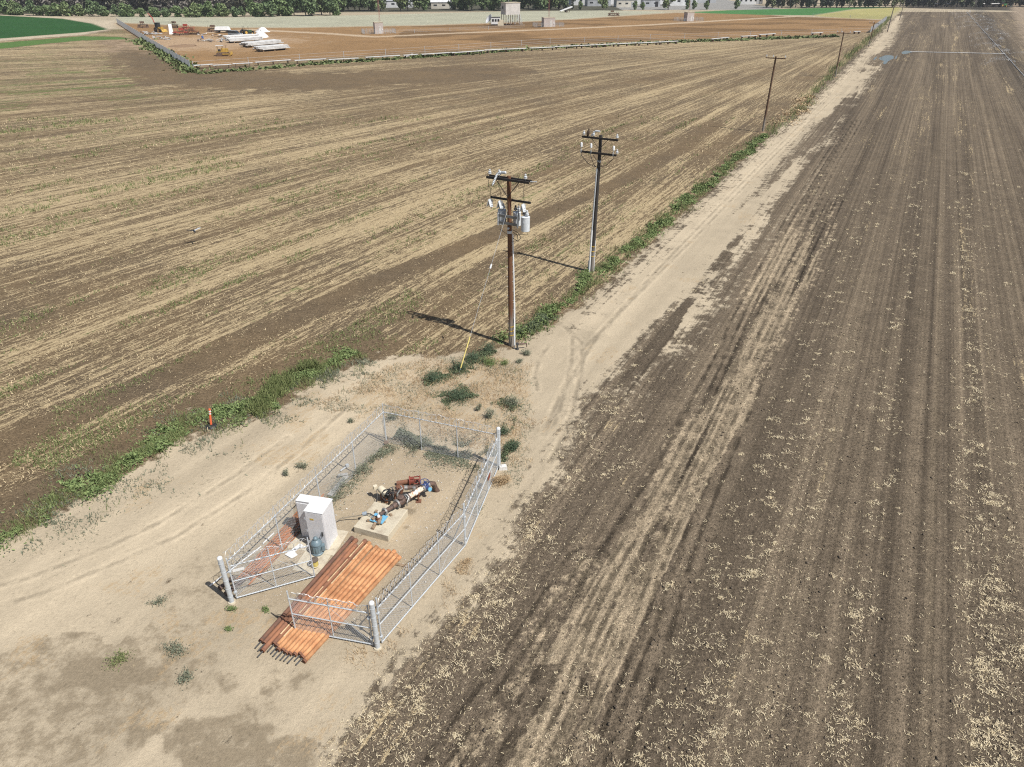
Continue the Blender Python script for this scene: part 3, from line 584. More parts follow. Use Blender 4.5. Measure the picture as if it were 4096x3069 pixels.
# L-shaped white board lying behind the left gate leaf
a = at(1140, 2222); e1 = at(1200, 2178) - a; e2 = at(1165, 2236) - a
m = MB(); m.prism([Vector(), e1, e1 + e2 * .55, e1 * .42 + e2 * .55, e1 * .35 + e2 * 1.2, e2 * 1.1], Vector((0, 0, .03))); o = m.build('white_board', WHITEP); o.location = a + Vector((0, 0, .03)); tag(o, 'flat L shaped white board on the ground behind the left gate leaf', 'board')
# dark scrap at the foot of the left gate post
for k, (px, py, l, lab) in enumerate(((905, 2385, .8, 'long'), (880, 2362, .6, 'short'))):
    a = at(px, py); m = MB(); m.tube((0, 0, .10), (l * .6, l, .12), .085, n=12); m.lathe([(.11, 0), (.11, .05)], (0, 0, .10), (.6, 1, .02), 12); o = m.smooth_build('scrap_pipe', IRON); o.location = a; tag(o, f'{lab} dark scrap pipe on the ground behind the left gate post', 'pipe')
# shovel leaning in the far left corner
sp = at(1546, 1780); sh = empty('shovel', sp, .4, 'long handled shovel leaning on the far left corner post', 'shovel')
MB().tube((0, 0, .22), (-.06, .10, 1.55), .016, n=8).smooth_build('handle', GWOOD, sh)
MB().prism([(-.10, -.07, .02), (.10, -.07, .02), (.115, -.02, .22), (.03, -.005, .28), (-.03, -.005, .28), (-.115, -.02, .22)], (0, .012, .004)).build('blade', mat('shovel_steel', (.35, .27, .22), .5, .4), sh)
# white stone block by the far right post
m = MB(); m.box((0, 0, .09), (.42, .26, .18), .1, taper=.8); m.box((.02, .02, .2), (.30, .18, .06), .3, taper=.6); o = m.build('stone_block', mat('white_stone', (.66, .64, .60), .9, 0, .2, 9)); o.location = at(2012, 1876); tag(o, 'rough white stone block by the foot of the far right post', 'stone')
# ------------------------------------------------------------------ concrete pad
pc0, pcL, pcR = at(1554.7, 2168.7), at(1417.6, 2131), at(1630, 2067)
pu = (pcL - pc0); pv = (pcR - pc0); pv = pv.normalized(); un = pu.normalized(); pv = (pv - un * pv.dot(un)).normalized()
zt = .36; Lp = pu.length; Wp = 1.78
m = MB(); m.prism([Vector(), un * Lp, un * Lp + pv * Wp, pv * Wp], Vector((0, 0, zt))); pad = m.build('concrete_pad', CONC); pad.location = pc0 - Vector((0, 0, .0)); pad.location.z = -.02
bv = pad.modifiers.new('b', 'BEVEL'); bv.width = .02; bv.segments = 2
tag(pad, 'thick cream concrete well pad with stained sides', 'pad')
padz = zt - .02
# ------------------------------------------------------------------ well head and discharge pipework
def flange(m, c, ax, r, th=.035, nb=10):
    ax = Vector(ax).normalized(); a = ax.orthogonal().normalized(); b = ax.cross(a)
    m.lathe([(r * .5, -th), (r, -th), (r, -.004), (r * .98, 0), (r, .004), (r, th), (r * .5, th)], c, ax, 20)
    for i in range(nb):
        t = 2 * math.pi * i / nb; p = Vector(c) + (a * math.cos(t) + b * math.sin(t)) * r * .84; m.tube(p - ax * (th + .028), p + ax * (th + .028), .014, n=6)
def wheel(c, ax, r, m_, parent, name='handwheel', sp=5):
    ax = Vector(ax).normalized(); a = ax.orthogonal().normalized(); b = ax.cross(a); m = MB(); c = Vector(c)
    m.path([c + (a * math.cos(t) + b * math.sin(t)) * r for t in np.linspace(0, 2 * math.pi, 22, endpoint=False)], r * .085, 6, True)
    for i in range(sp):
        t = 2 * math.pi * i / sp; m.tube(c - ax * .015, c + (a * math.cos(t) + b * math.sin(t)) * r, r * .06, n=5)
    m.lathe([(r * .2, -.04), (r * .2, .03), (r * .09, .05)], c, ax, 10); return m.smooth_build(name, m_, parent)
pz = .60
q0 = at(1517, 2061, pz); q1 = at(1538, 2045.6, pz); q2 = at(1588, 2016, pz); q3 = at(1627, 1990, pz); q4 = at(1632, 1986, pz); q5 = at(1690, 1953, pz); q6 = at(1712, 1942, pz)
wx = (q5 - q2).normalized()                                        # the discharge line's run
line0 = q2; P = lambda s, z=pz: Vector((line0.x + wx.x * s, line0.y + wx.y * s, z))
s_ = lambda q: (q - line0).dot(wx)
root = empty('discharge_pipe', V2(P(0)), 0, 'brown flanged discharge pipe with painted meter section running off the concrete pad', 'pipe'); og = root.location.copy()
def Q(s, z=pz, side=0.): return P(s, z) - og + Vector((-wx.y, wx.x, 0)) * side
s1 = s_(q1); s0 = s_(q0); s3 = s_(q3); s5 = s_(q5); s6 = s_(q6)
MB().tube(Q(s0, pz - .0), Q(s1), .082, n=18).smooth_build('head_stub', IRON, root)
MB().tube(Q(s1), Q(s1 + .42), .098, n=18).smooth_build('spool', IRON, root)
MB().tube(Q(s1 + .42), Q(-.02), .118, n=18).smooth_build('spool', IRON, root)
m = MB(); flange(m, Q(s1), wx, .17); m.smooth_build('flange', BOLT, root)
m = MB(); flange(m, Q(0), wx, .21); m.smooth_build('flange', BOLT, root)
# check valve body: barrel, bulge and bonnet
m = MB(); m.lathe([(.12, 0), (.16, .10), (.175, .22), (.15, .36), (.12, .44)], Q(.02), wx, 20); m.lathe([(.12, 0), (.12, .17), (.16, .18), (.16, .22), (.08, .25)], Q(.22, pz + .05), (0, 0, 1), 16); m.smooth_build('check_valve', IRON, root)
m = MB(); flange(m, Q(.48), wx, .20); m.smooth_build('flange', BOLT, root)
m = MB(); flange(m, Q(s3 - .03), wx, .20); m.smooth_build('flange', BOLT, root)
MB().lathe([(.11, 0), (.135, .10), (.11, .2)], Q(.54), wx, 18).smooth_build('reducer', IRON, root)
MB().tube(Q(.50), Q(s3), .105, n=18).smooth_build('spool', IRON, root)
# painted meter run
m = MB(); m.tube(Q(s3), Q(s5), .122, n=22); mr = m.smooth_build('meter_run', ORNP, root)
MB().tube(Q((s3 + s5) / 2 - .06), Q((s3 + s5) / 2 + .06), .135, n=22).smooth_build('saddle_clamp', WHITEP, mr)
MB().lathe([(.05, 0), (.05, .12), (.075, .13), (.075, .22), (.02, .24)], Q((s3 + s5) / 2 - .02, pz + .11), (0, 0, 1), 14).smooth_build('meter_head', BOLT, mr)
MB().lathe([(.02, 0), (.02, .10), (.035, .11), (.035, .16)], Q(s3 + .22, pz + .11), (0, 0, 1), 10).smooth_build('air_valve', BOLT, mr)
# gate valve with blue wheel, then the drop to the buried main
m = MB(); flange(m, Q(s5), wx, .19); m.smooth_build('flange', BOLT, root)
bvv = MB().lathe([(.12, 0), (.17, .08), (.17, .22), (.12, .3)], Q(s5 + .02), wx, 18).smooth_build('gate_valve', BLUEW, root)
MB().lathe([(.10, 0), (.10, .06), (.06, .1), (.025, .12), (.02, .24)], Q(s5 + .15, pz + .08), (0, 0, 1), 14).smooth_build('bonnet', BLUEW, bvv)
wheel(Q(s5 + .15, pz + .27), (.1, -.1, 1), .20, BLUEW, bvv)
MB().lathe([(.10, 0), (.10, .05)], Q(s5 + .20, pz - .05, -.24), (wx.y, -wx.x, .3), 12).smooth_build('bypass_cap', BLUE, bvv)
e0 = Q(s5 + .30); ed = at(1750, 1963) - og; eh = Vector((ed.x, ed.y, 0)) - Vector((e0.x, e0.y, 0))
m = MB(); m.path([e0, e0 + wx * .14, e0 + wx * .2 + eh * .28 + Vector((0, 0, -.12)), e0 + wx * .1 + eh * .62 + Vector((0, 0, -.42)), Vector((ed.x, ed.y, -.05))], .125, 18); m.smooth_build('drop_elbow', IRON, root)
m = MB(); flange(m, e0, wx, .19); m.smooth_build('flange', BOLT, root)
# pipe stand under the meter run
ps = Q(s5 - .28); m = MB(); m.tube(Vector((ps.x, ps.y, 0)), ps - Vector((0, 0, .1)), .045, n=10); m.box((ps.x, ps.y, .02), (.24, .24, .03)); m.box((ps.x, ps.y, pz - .13), (.18, .22, .03)); m.smooth_build('pipe_stand', RUSTB, root)
# zinc sampling pipework looped over the check valve
m = MB(); m.path([Q(.14, pz + .30, .10), Q(.14, pz + .42, .10), Q(.36, pz + .42, .20), Q(.36, pz + .30, .34), Q(.62, pz + .30, .34), Q(.62, pz + .40, .46)], .034, 8); m.smooth_build('sampling_pipe', BOLT, root)
m = MB(); m.path([Q(.50, pz + .16, -.06), Q(.50, pz + .28, -.10), Q(.50, pz + .20, -.24), Q(.34, pz + .05, -.28), Q(.34, pz - .16, -.26)], .032, 8); m.smooth_build('sampling_pipe', BOLT, root)
# second, parallel branch behind
side = .62; zb = pz - .05
br = empty('valve_branch', V2(P(.6)), 0, 'second dark valve branch with black handwheels behind the discharge pipe', 'valve'); ob = br.location.copy()
def B(px, py, z): return at(px, py, z) - ob
b_a, b_b, b_c, b_d = B(1556, 1978, zb), B(1600, 1962, zb), B(1618, 1952, zb), B(1700, 1946, zb)
bxd = (b_d - b_b).normalized()
MB().tube(b_c, b_d, .10, n=18).smooth_build('spool', IRON, br)
MB().tube(b_c, b_c + (b_d - b_c).normalized() * .14, .115, n=18).smooth_build('collar', BOLT, br)
m = MB(); m.lathe([(.13, -.22), (.16, -.1), (.16, .02), (.21, .03), (.21, .08), (.17, .09), (.06, .14)], b_b + Vector((0, 0, .10)), (0, 0, 1), 18)
for i in range(10):
    t = 2 * math.pi * i / 10; m.tube(b_b + Vector((.185 * math.cos(t), .185 * math.sin(t), .10)), b_b + Vector((.185 * math.cos(t), .185 * math.sin(t), .22)), .018, n=6)
m.smooth_build('bonnet', RUSTB, br)
MB().tube(b_a, b_b, .09, n=16).smooth_build('spool', IRON, br)
w1 = B(1571, 1960, pz + .30); wheel(w1, (-.05, -.1, 1), .185, BLACK, br); MB().tube(w1 - Vector((0, 0, .42)), w1 + Vector((0, 0, .12)), .022, n=8).smooth_build('stem', BOLT, br)
w2 = B(1551, 1980, pz - .02); wheel(w2, (.2, -.85, .5), .26, BLACK, br); m = MB(); m.lathe([(.20, 0), (.20, .1), (.12, .22), (.05, .26)], w2 + Vector((-.10, .30, -.16)), (.2, -.85, .45), 18); m.smooth_build('gear_case', BLACK, br)
for q in (b_a.lerp(b_b, .5), b_c.lerp(b_d, .5)):
    MB().tube(Vector((q.x, q.y, 0)), q - Vector((0, 0, .08)), .05, n=8).smooth_build('pipe_stand', RUSTB, br)
# cream filter drum
f0 = at(1521, 1953, .60); f1 = at(1545, 1977, .50); fd = empty('filter_drum', V2(f0), 0, 'cream painted drum with square end box beside the black handwheel', 'drum'); ofd = fd.location.copy(); fa = (f1 - f0)
MB().lathe([(.02, -.03), (.14, -.02), (.165, .02), (.165, fa.length - .04), (.15, fa.length)], f0 - ofd, fa, 22).smooth_build('shell', CREAM, fd)
fe = f0 - ofd - fa.normalized() * .10 + Vector((-.16, -.02, -.02)); MB().box(fe, (.17, .17, .19), .5).build('end_box', CREAM, fd)
MB().box(f0 - ofd + fa * .5 + Vector((.06, -.09, .12)), (.07, .02, .06), .6).build('data_plate', BLACK, fd)
m = MB(); m.path([fe, fe + Vector((.12, -.25, -.2)), fe + Vector((.1, -.5, -.5)), fe + Vector((-.05, -.75, -.72 + .05))], .012, 6); m.smooth_build('cable', DGREY, fd)
for q in (.2, .85):
    c = f0 - ofd + fa * q; MB().box((c.x, c.y, (c.z - .14) / 2), (.14, .14, c.z - .14), .6).build('stand', RUSTB, fd)
# blue soleplate with the bare well head on the pad
pl = at(1514, 2078, padz + .1); wh = empty('well_head', Vector((pl.x, pl.y, padz)), math.atan2(un.y, un.x), 'open well head under a sky blue square plate on the concrete pad', 'well head')
MB().box((.02, -.06, .10), (.62, .52, .035)).build('blue_plate', BLUE, wh)
MB().tube((0, 0, -.02), (0, 0, .09), .17, n=18).smooth_build('casing', IRON, wh)
m = MB(); c = Vector((-.03, .06, 0)); m.tube(c + Vector((0, 0, .1)), c + Vector((0, 0, .26)), .075, n=16); m.lathe([(.12, 0), (.12, .03)], c + Vector((0, 0, .13)), (0, 0, 1), 16); m.smooth_build('head_riser', RUSTB, wh)
MB().lathe([(.07, 0), (.075, .05), (.055, .09), (.02, .10), (.02, .30)], c + Vector((-.02, -.02, .29)), (0, 0, 1), 12).smooth_build('vent_stem', WHITEP, wh)
for k, (px, py, qx, qy, z, lab) in enumerate(((1490, 2116, 1503, 2092, padz + .05, 'timber block sticking out below the blue plate'), (1515, 2094, 1524, 2068, padz + .16, 'wooden batten laid across the blue plate'), (1488, 2078, 1504, 2068, padz + .16, 'short wooden wedge on the left of the blue plate'))):
    a, b = at(px, py, z), at(qx, qy, z); board('timber_block', a, b, .12, .08, 0, WOOD, lab, 'timber')
for k, (px, py, lab) in enumerate(((1476, 2086, 'left of the blue plate'), (1534, 2092, 'under the right corner of the blue plate'), (1505, 2050, 'behind the blue plate'), (1564, 2062, 'on the middle of the concrete pad'))):
    o = MB().box((0, 0, .05), (.16, .10, .09 if k < 3 else .02), .7 * k).build('wood_chock', WOOD); o.location = at(px, py, padz); o.location.z = padz - .004; tag(o, f'small dark wood chock {lab}', 'timber')
# cable from cabinet to the well with its grey junction
jb = at(1457, 2057, .42); ca = empty('power_cable', V2(at(1341, 2086)), 0, 'sagging power cable with grey junction socket between cabinet and pad', 'cable'); oc = ca.location.copy()
pts = [at(1341, 2088, .10), at(1362, 2076, .16), at(1395, 2068, .24), at(1425, 2064, .32), jb]; MB().path([p - oc for p in pts], .022, 8).smooth_build('conduit', mat('sandy_conduit', (.30, .26, .20), .8), ca)
MB().tube(jb - oc + Vector((-.06, 0, 0)), jb - oc + Vector((.10, .02, .05)), .085, n=16).smooth_build('socket', mat('grey_socket', (.33, .38, .43), .5), ca)
pts = [jb, at(1475, 2054, .52), at(1488, 2062, .50), at(1500, 2066, .50), at(1510, 2064, .62)]
for k in (0, .05): MB().path([p - oc + Vector((k, k, -k)) for p in pts], .016, 7).smooth_build('lead', DGREY, ca)
m = MB(); m.tube(jb - oc + Vector((-.04, 0, -.06)), Vector((jb.x - oc.x - .1, jb.y - oc.y, 0)), .02, n=6); m.tube(jb - oc + Vector((-.02, .08, -.06)), Vector((jb.x - oc.x + .05, jb.y - oc.y + .15, 0)), .02, n=6); m.build('stand', DGREY, ca)
# red pump discharge head lying behind
rh = empty('pump_casting', at(1640, 1938), 0, 'red open sided pump head with round end flange lying on its side', 'pump'); ax = (at(1684, 1930, .25) - at(1598, 1935, .25)); ax.z = 0; ax.normalize(); up_ = Vector((0, 0, 1)); sdv = Vector((-ax.y, ax.x, 0)); zc = .27
MB().tube(ax * -.75 + up_ * .14, ax * -.05 + up_ * .22, .125, n=18).smooth_build('discharge_stub', RUSTB, rh)
m = MB(); m.lathe([(.10, -.03), (.255, -.03), (.255, .03), (.20, .05), (.20, .26), (.10, .28)], ax * .0 + up_ * zc, ax, 22); m.smooth_build('bowl', REDP, rh)
m = MB()
for t in (0, 90, 180, 270):
    o_ = (sdv * math.cos(R(t + 40)) + up_ * math.sin(R(t + 40))) * .20; m.box(ax * .42 + up_ * zc + o_, (.32, .07, .04), mtx=Matrix((ax, sdv, up_)).transposed())
m.build('yoke_bars', REDP, rh)
m = MB(); nn = 24; rings = [(.255, .57), (.255, .63), (.12, .63), (.12, .57), (.255, .57)]
m.lathe(rings, up_ * zc, ax, nn); m.f = m.f[:-2]; m.smooth_build('end_flange', REDP, rh)
MB().box(ax * .12 + up_ * (zc + .19) - sdv * .05, (.24, .22, .05), mtx=Matrix((ax, sdv, up_)).transposed()).build('cover_plate', REDP, rh)
rh.scale = (.80, .80, .85)
# ------------------------------------------------------------------ orange delineator post
dp = at(846, 1706); dl = empty('delineator_post', dp, .2, 'orange plastic delineator post with white bands leaning on a black base', 'marker post')
ln = Vector((.10, .05, 1.)); MB().lathe([(.30, 0), (.31, .03), (.27, .08), (.12, .12), (.08, .13)], n=24).smooth_build('rubber_base', BLACK, dl)
ORG = mat('orange_plastic', (.82, .16, .06), .5, 0, .1, 8)
m = MB(); m.tube(Vector((0, 0, .10)), ln * .98, .062, .05, 16); m.lathe([(.05, 0), (.058, .03), (.05, .09), (.02, .1)], ln * .96, ln, 16); m.smooth_build('tube', ORG, dl)
for z in (.74, .88): MB().tube(ln * z, ln * (z + .075), .058, .056, 16).smooth_build('reflective_band', WHITEP, dl)
# ------------------------------------------------------------------ utility poles
WDP = mat('brown_pole_wood', (.15, .072, .036), .8, 0, .5, 3.5, (.07, .038, .022), .3)
WDG = mat('grey_pole_wood', (.23, .20, .175), .85, 0, .4, 4, (.11, .095, .08), .3)
WDK = mat('black_creosoted_wood', (.032, .026, .022), .8, 0, .4, 6)
WHT = mat('white_conduit', (.76, .77, .77), .45, 0, .08, 4)
PORC = mat('grey_porcelain', (.60, .62, .63), .3, 0, .2, 14)
XFM = mat('transformer_grey', (.62, .65, .67), .4, 0, .12, 5)
BAND = mat('yellow_band', (.70, .45, .06), .5)
def pole_wood(name, h, brown):
    """tall wood that greys towards the foot"""
    t = NT(name); p = t.pos(); z = t.n('ShaderNodeSeparateXYZ'); t.t.links.new(p, z.inputs[0])
    n1 = t.noise(t.vm('MULTIPLY', p, (14, 14, .7)), 1., 4., .6); g = t.ss(t.ma('MULTIPLY_ADD', n1, 2., z.outputs[2]), .35 * h / 3 + 1., 3.6)
    c = t.mix(n1, tuple(v * .45 for v in brown), tuple(v * 1.35 for v in brown)); gy = t.mix(n1, (.10, .085, .07), (.34, .30, .255))
    t.col(t.mix(g, gy, c)); t.bump(n1, .5, .02); t.b.inputs['Roughness'].default_value = .85; return t.m
PW1 = pole_wood('pole_one_wood', 10.9, (.16, .072, .034)); PW2 = pole_wood('pole_two_wood', 10.5, (.042, .036, .032)); PW3 = pole_wood('pole_far_wood', 10., (.115, .062, .034))
CA = Vector((.883, -.469, 0)).normalized()                          # crossarms lie across the line
CN = Vector((-CA.y, CA.x, 0))
def insulator(m, p, s=1.):
    m.lathe([(.02 * s, 0), (.02 * s, .07 * s), (.085 * s, .08 * s), (.085 * s, .10 * s), (.045 * s, .12 * s), (.075 * s, .14 * s), (.075 * s, .16 * s), (.04 * s, .18 * s), (.045 * s, .25 * s), (.02 * s, .27 * s)], p, (0, 0, 1), 12)
def arm(root, z, half, off, back=True, m_=None, sz=(.10, .13), lean=Vector((0, 0, 0))):
    rot = Matrix((CA, CN, Vector((0, 0, 1)))).transposed()
    o = CN * off + Vector((0, 0, z)) + lean * z
    return MB().box(o, (2 * half, sz[0], sz[1]), mtx=rot).build('crossarm', m_ or WDK, root)
def brace(root, z, half, drop, off, lean=Vector((0, 0, 0)), r=.018):
    for sg in (-1, 1): MB().tube(CN * off + CA * (sg * half) + Vector((0, 0, z - .06)) + lean * z, CN * off + Vector((0, 0, z - drop)) + lean * (z - drop), r, n=6).build('arm_brace', WDK, root)
# --- first pole: transformer bank
B1 = at(2045, 1382); h1 = 10.75; lean = Vector((-.012, .0, 0))
p1 = empty('utility_pole', B1, 0, 'nearest brown utility pole with three transformers and two crossarm levels', 'utility pole', 'poles along the farm road')
MB().tube((0, 0, -.2), Vector((lean.x * h1, 0, h1)), .165, .115, 18).smooth_build('shaft', PW1, p1)
toA = -CN if CN.y > 0 else CN                                       # towards the camera
f_ = -1 if CN.y > 0 else 1
for off in (.17 * f_, -.17 * f_): arm(p1, h1 - .18, 1.36, off, lean=lean)
brace(p1, h1 - .2, .72, .95, .19 * f_, lean, .024)
arm(p1, 9.35, 1.30, -.15 * f_, lean=lean, sz=(.09, .11))
def on1(s, z, off=0.): return CA * s + CN * off + Vector((0, 0, z)) + lean * z
for s in (-1.24, 1.05):
    m = MB(); insulator(m, on1(s, h1 - .10), 1.25); m.smooth_build('insulator', PORC, p1)
m = MB(); m.lathe([(.05, 0)] + [v for i in range(8) for v in ((.075, i * .09 + .02), (.045, i * .09 + .06))] + [(.03, .75)], on1(-.62, h1 + .12, .2 * f_), CN * f_ + Vector((0, 0, -1.3)) - CA * .2, 10); m.smooth_build('dead_end_insulator', PORC, p1)
m = MB(); m.lathe([(.06, 0), (.09, .03), (.09, .10), (.05, .12), (.08, .16), (.08, .42), (.05, .45)], on1(-.62, h1 + .12), CA + Vector((0, 0, .1)), 10); m.smooth_build('dead_end_insulator', PORC, p1)
m = MB(); insulator(m, on1(-.62, h1 - .10), 1.4); m.smooth_build('insulator', PORC, p1)
MB().tube(on1(1.36, h1 - .16), on1(1.75, h1 - .12), .03, n=6).build('end_fitting', GALV, p1)
# fuse cutouts hanging from the lower arm
for s in (-1.18, -.52, .98):
    m = MB(); c = on1(s, 9.28, .02 * f_)
    m.prism([c + CA * -.13 + Vector((0, 0, -.36)), c + Vector((0, 0, .06)), c + CA * .13 + Vector((0, 0, -.36)), c + CA * .11 + Vector((0, 0, -.37)), c + Vector((0, 0, .01)), c + CA * -.11 + Vector((0, 0, -.37))], CN * (.34 * f_))
    m.build('cutout_hood', XFM, p1)
    m = MB(); insulator(m, c + Vector((0, 0, -.52)) + CA * .06 + CN * (.1 * f_), 1.5); m.tube(c + Vector((0, 0, -.55)), c + Vector((0, 0, 0)) + CA * .1, .022, n=6); m.smooth_build('fuse_cutout', PORC, p1)
    src = on1({-1.18: -1.24, -.52: -.62, .98: 1.05}[s], h1 - .05)
    MB().path([src, src + CA * -.10 + Vector((0, 0, -.5)), c + CA * -.05 + Vector((0, 0, .55)), c], .012, 6).build('jumper_wire', BLACK, p1)
# transformer frame and cans
zt0 = 8.05
for z in (zt0 + .42, zt0): arm(p1, z, .66, .2 * f_, m_=mat('galvanised_frame', (.22, .23, .24), .5, .4), sz=(.06, .14), lean=lean)
for s in (-.64, .64): MB().box(on1(s, zt0 + .2, .2 * f_), (.07, .07, .75), math.atan2(CA.y, CA.x)).build('frame_upright', XFM, p1)
def can(s, off, r, hh, z):
    m = MB(); c = on1(s, z, off)
    m.lathe([(r * .9, 0), (r, .02), (r, hh), (r * 1.03, hh + .005), (r * 1.03, hh + .04), (r * .8, hh + .07), (.02, hh + .09)], c, (0, 0, 1), 24)
    t = m.smooth_build('transformer_can', XFM, p1)
    for a in (-.09, .10):
        q = MB(); insulator(q, c + CA * a + Vector((0, 0, hh + .06)), 1.35); q.smooth_build('bushing', PORC if a > 0 else DGREY, t)
    MB().box(c + CN * (r * 1.0 * f_) + Vector((0, 0, hh * .7)), (.06, .03, .10), math.atan2(CA.y, CA.x)).build('lug', XFM, t)
    return c
can(-.60, -.18 * f_, .245, .80, zt0 - .20); can(.30, -.36 * f_, .23, .76, zt0 - .22); can(1.12, .16 * f_, .25, .80, zt0 - .28)
for k, (s, z) in enumerate(((-.28, 9.2), (.55, 9.2))): MB().tube(on1(s, z, -.15 * f_), on1(s, 7.9, -.05 * f_), .022, n=6).build('drop_rod', DGREY, p1)
for s, q in ((-.66, -.2), (1.25, .3)): MB().path([on1(s, zt0), on1(s * .95, zt0 - .5), on1(q, 7.35)], .014, 6).build('secondary_lead', BLACK, p1)
m = MB(); m.path([on1(.2, 7.65), on1(.55, 7.55), on1(.75, 7.25), on1(.55, 7.0), on1(.22, 7.15)], .02, 6); m.build('secondary_loop', BLACK, p1); MB().path([on1(.22, 7.5), on1(.5, 7.4), on1(.55, 7.05), on1(.2, 6.95)], .02, 6).build('secondary_loop', BLACK, p1)
MB().tube(Vector((lean.x * 7.5, 0, 7.42)), Vector((lean.x * 7.5, 0, 7.58)), .152, n=18).smooth_build('pole_band', XFM, p1)
MB().tube(Vector((lean.x * 7.7, 0, 7.75)) + toA * .13, Vector((lean.x * 7.7, 0, 7.75)) + toA * .19, .07, n=10).build('tag_disc', PORC, p1)
MB().tube(Vector((.20, -.02, -.1)), Vector((.19, -.02, 3.0)), .062, n=14).smooth_build('riser_conduit', WHT, p1)
MB().tube(Vector((.19, -.02, 3.0)), Vector((.09, -.02, 7.35)), .045, n=14).smooth_build('riser_conduit', WHT, p1)
MB().tube(Vector((.22, -.42, 0)), Vector((.18, -.10, 2.0)), .028, n=10).smooth_build('ground_conduit', WHT, p1)
for i in range(9):
    for sg in (-1, 1):
        z = 1.6 + i * .62 + (.31 if sg > 0 else 0); MB().tube(Vector((sg * .12 + lean.x * z, -.05, z)), Vector((sg * .21 + lean.x * z, -.07, z + .01)), .014, n=5).build('pole_step', GALV, p1)
for z in (.75, 1.05, 1.35): MB().tube((0, 0, z), (0, 0, z + .05), .168, n=18).smooth_build('yellow_band', BAND, p1)
# guy wire from the transformers to the ground with its yellow guard and strain insulator
ga = on1(-.05, 9.0); gb_ = at(1834, 1502); gy = empty('guy_wire', gb_, 0, 'thin guy wire with yellow guard running down from the transformer pole', 'guy wire'); ogy = gb_.copy(); ga = ga + B1
dg = ga - gb_; MB().tube((0, 0, 0), dg, .009, n=5).build('wire', GALV, gy)
MB().tube(dg * .045, dg * .235, .035, n=10).smooth_build('yellow_guard', mat('pale_yellow_guard', (.80, .66, .22), .5), gy)
MB().tube(dg * .64, dg * .665, .055, n=10).smooth_build('strain_insulator', WHT, gy)
# black hydrant by the pole foot
hv = empty('riser_valve', at(2069, 1398), 0, 'small black valve riser with side arm at the nearest pole', 'valve')
MB().tube((0, 0, 0), (0, 0, .34), .055, n=12).smooth_build('riser', DGREY, hv); MB().tube((0, 0, .0), (0, 0, .06), .11, n=12).smooth_build('foot_flange', DGREY, hv); MB().tube((0, 0, .38), (.62, .12, .36), .05, n=12).smooth_build('side_arm', IRON, hv); MB().box((0, 0, .40), (.16, .13, .12), .3).build('valve_body', DGREY, hv)
MB().tube((.60, .12, .36), (.60, .12, .1), .03, n=8).smooth_build('tail_pipe', IRON, hv)
# --- second pole: cable terminations
B2 = at(2366, 1088); top2 = at(2401, 545, 10.4); h2 = 10.45; ln2 = Vector((.008, 0, 0))
p2_ = empty('utility_pole', B2, 0, 'second utility pole with two crossarms and tall white cable conduit', 'utility pole', 'poles along the farm road')
MB().tube((0, 0, -.2), ln2 * h2 + Vector((0, 0, h2)), .165, .12, 18).smooth_build('shaft', PW2, p2_)
arm(p2_, h2 - .2, 1.38, .16 * f_, lean=ln2); arm(p2_, h2 - 1.25, 1.36, .16 * f_, lean=ln2, sz=(.10, .14))
brace(p2_, h2 - .2, .62, .75, .18 * f_, ln2); brace(p2_, h2 - 1.25, .5, .65, .18 * f_, ln2)
def on2(s, z, off=0.): return CA * s + CN * off + Vector((0, 0, z)) + ln2 * z
for s in (-1.25, -.5, 1.3):
    m = MB(); insulator(m, on2(s, h2 - .12, .16 * f_), 1.3); m.smooth_build('insulator', PORC, p2_)
for a, b in ((on2(-.72, h2 - .1), on2(-.42, h2 + .26)), (on2(-.42, h2 + .26), on2(-.08, h2 + .24))): MB().tube(a, b, .06, n=8).smooth_build('dead_end_insulator', PORC, p2_)
for s in (-1.38, -.62, 1.12):
    c = on2(s, h2 - 1.15, .2 * f_); MB().lathe([(.05, 0), (.085, .03), (.085, .26), (.06, .32), (.02, .34)], c + Vector((0, 0, .22)), (0, 0, 1), 12).smooth_build('cable_terminator', WHT, p2_)
    m = MB(); m.path([c + Vector((0, 0, .24)), c + CA * .04 + Vector((0, 0, -.1)), c + CA * -.03 + Vector((0, 0, -.22)), c + CA * -.05 + Vector((0, 0, .1))], .018, 6); m.build('terminator_clamp', PORC, p2_)
    MB().path([c, c + Vector((0, 0, -.35)) + CA * .02, c.lerp(on2(-.1, h2 - 2.0), .45) + Vector((0, 0, -.55)), on2(-.12, h2 - 2.25, .15 * f_)], .022, 6).build('riser_cable', BLACK, p2_)
m = MB(); insulator(m, on2(1.33, h2 - 1.22), 1.3); m.smooth_build('insulator', PORC, p2_)
MB().tube(Vector((-.19, -.06, -.1)), Vector((-.17, -.06, 3.4)), .075, n=14).smooth_build('riser_conduit', WHT, p2_); MB().tube(Vector((-.17, -.06, 3.4)), ln2 * 8.1 + Vector((-.14, -.06, 8.1)), .055, n=14).smooth_build('riser_conduit', GALV, p2_)
MB().tube(Vector((.17, -.04, -.1)), Vector((.16, -.04, 2.6)), .03, n=10).smooth_build('ground_conduit', WHT, p2_)
MB().tube(ln2 * 8.6 + Vector((0, 0, 8.55)), ln2 * 8.6 + Vector((0, 0, 8.68)), .145, n=16).smooth_build('pole_band', XFM, p2_)
for z in (1.3, 1.7, 2.1): MB().tube((0, 0, z), (0, 0, z + .05), .168, n=18).smooth_build('yellow_band', BAND, p2_)
o = MB().lathe([(.05, 0), (.05, .85), (.06, .86), (.06, .92), (.02, .94)], (0, 0, 0), (0, 0, 1), 12).smooth_build('marker_stub', GALV); o.location = at(2353, 1088); tag(o, 'short grey stub pipe at the foot of the second pole', 'pipe')
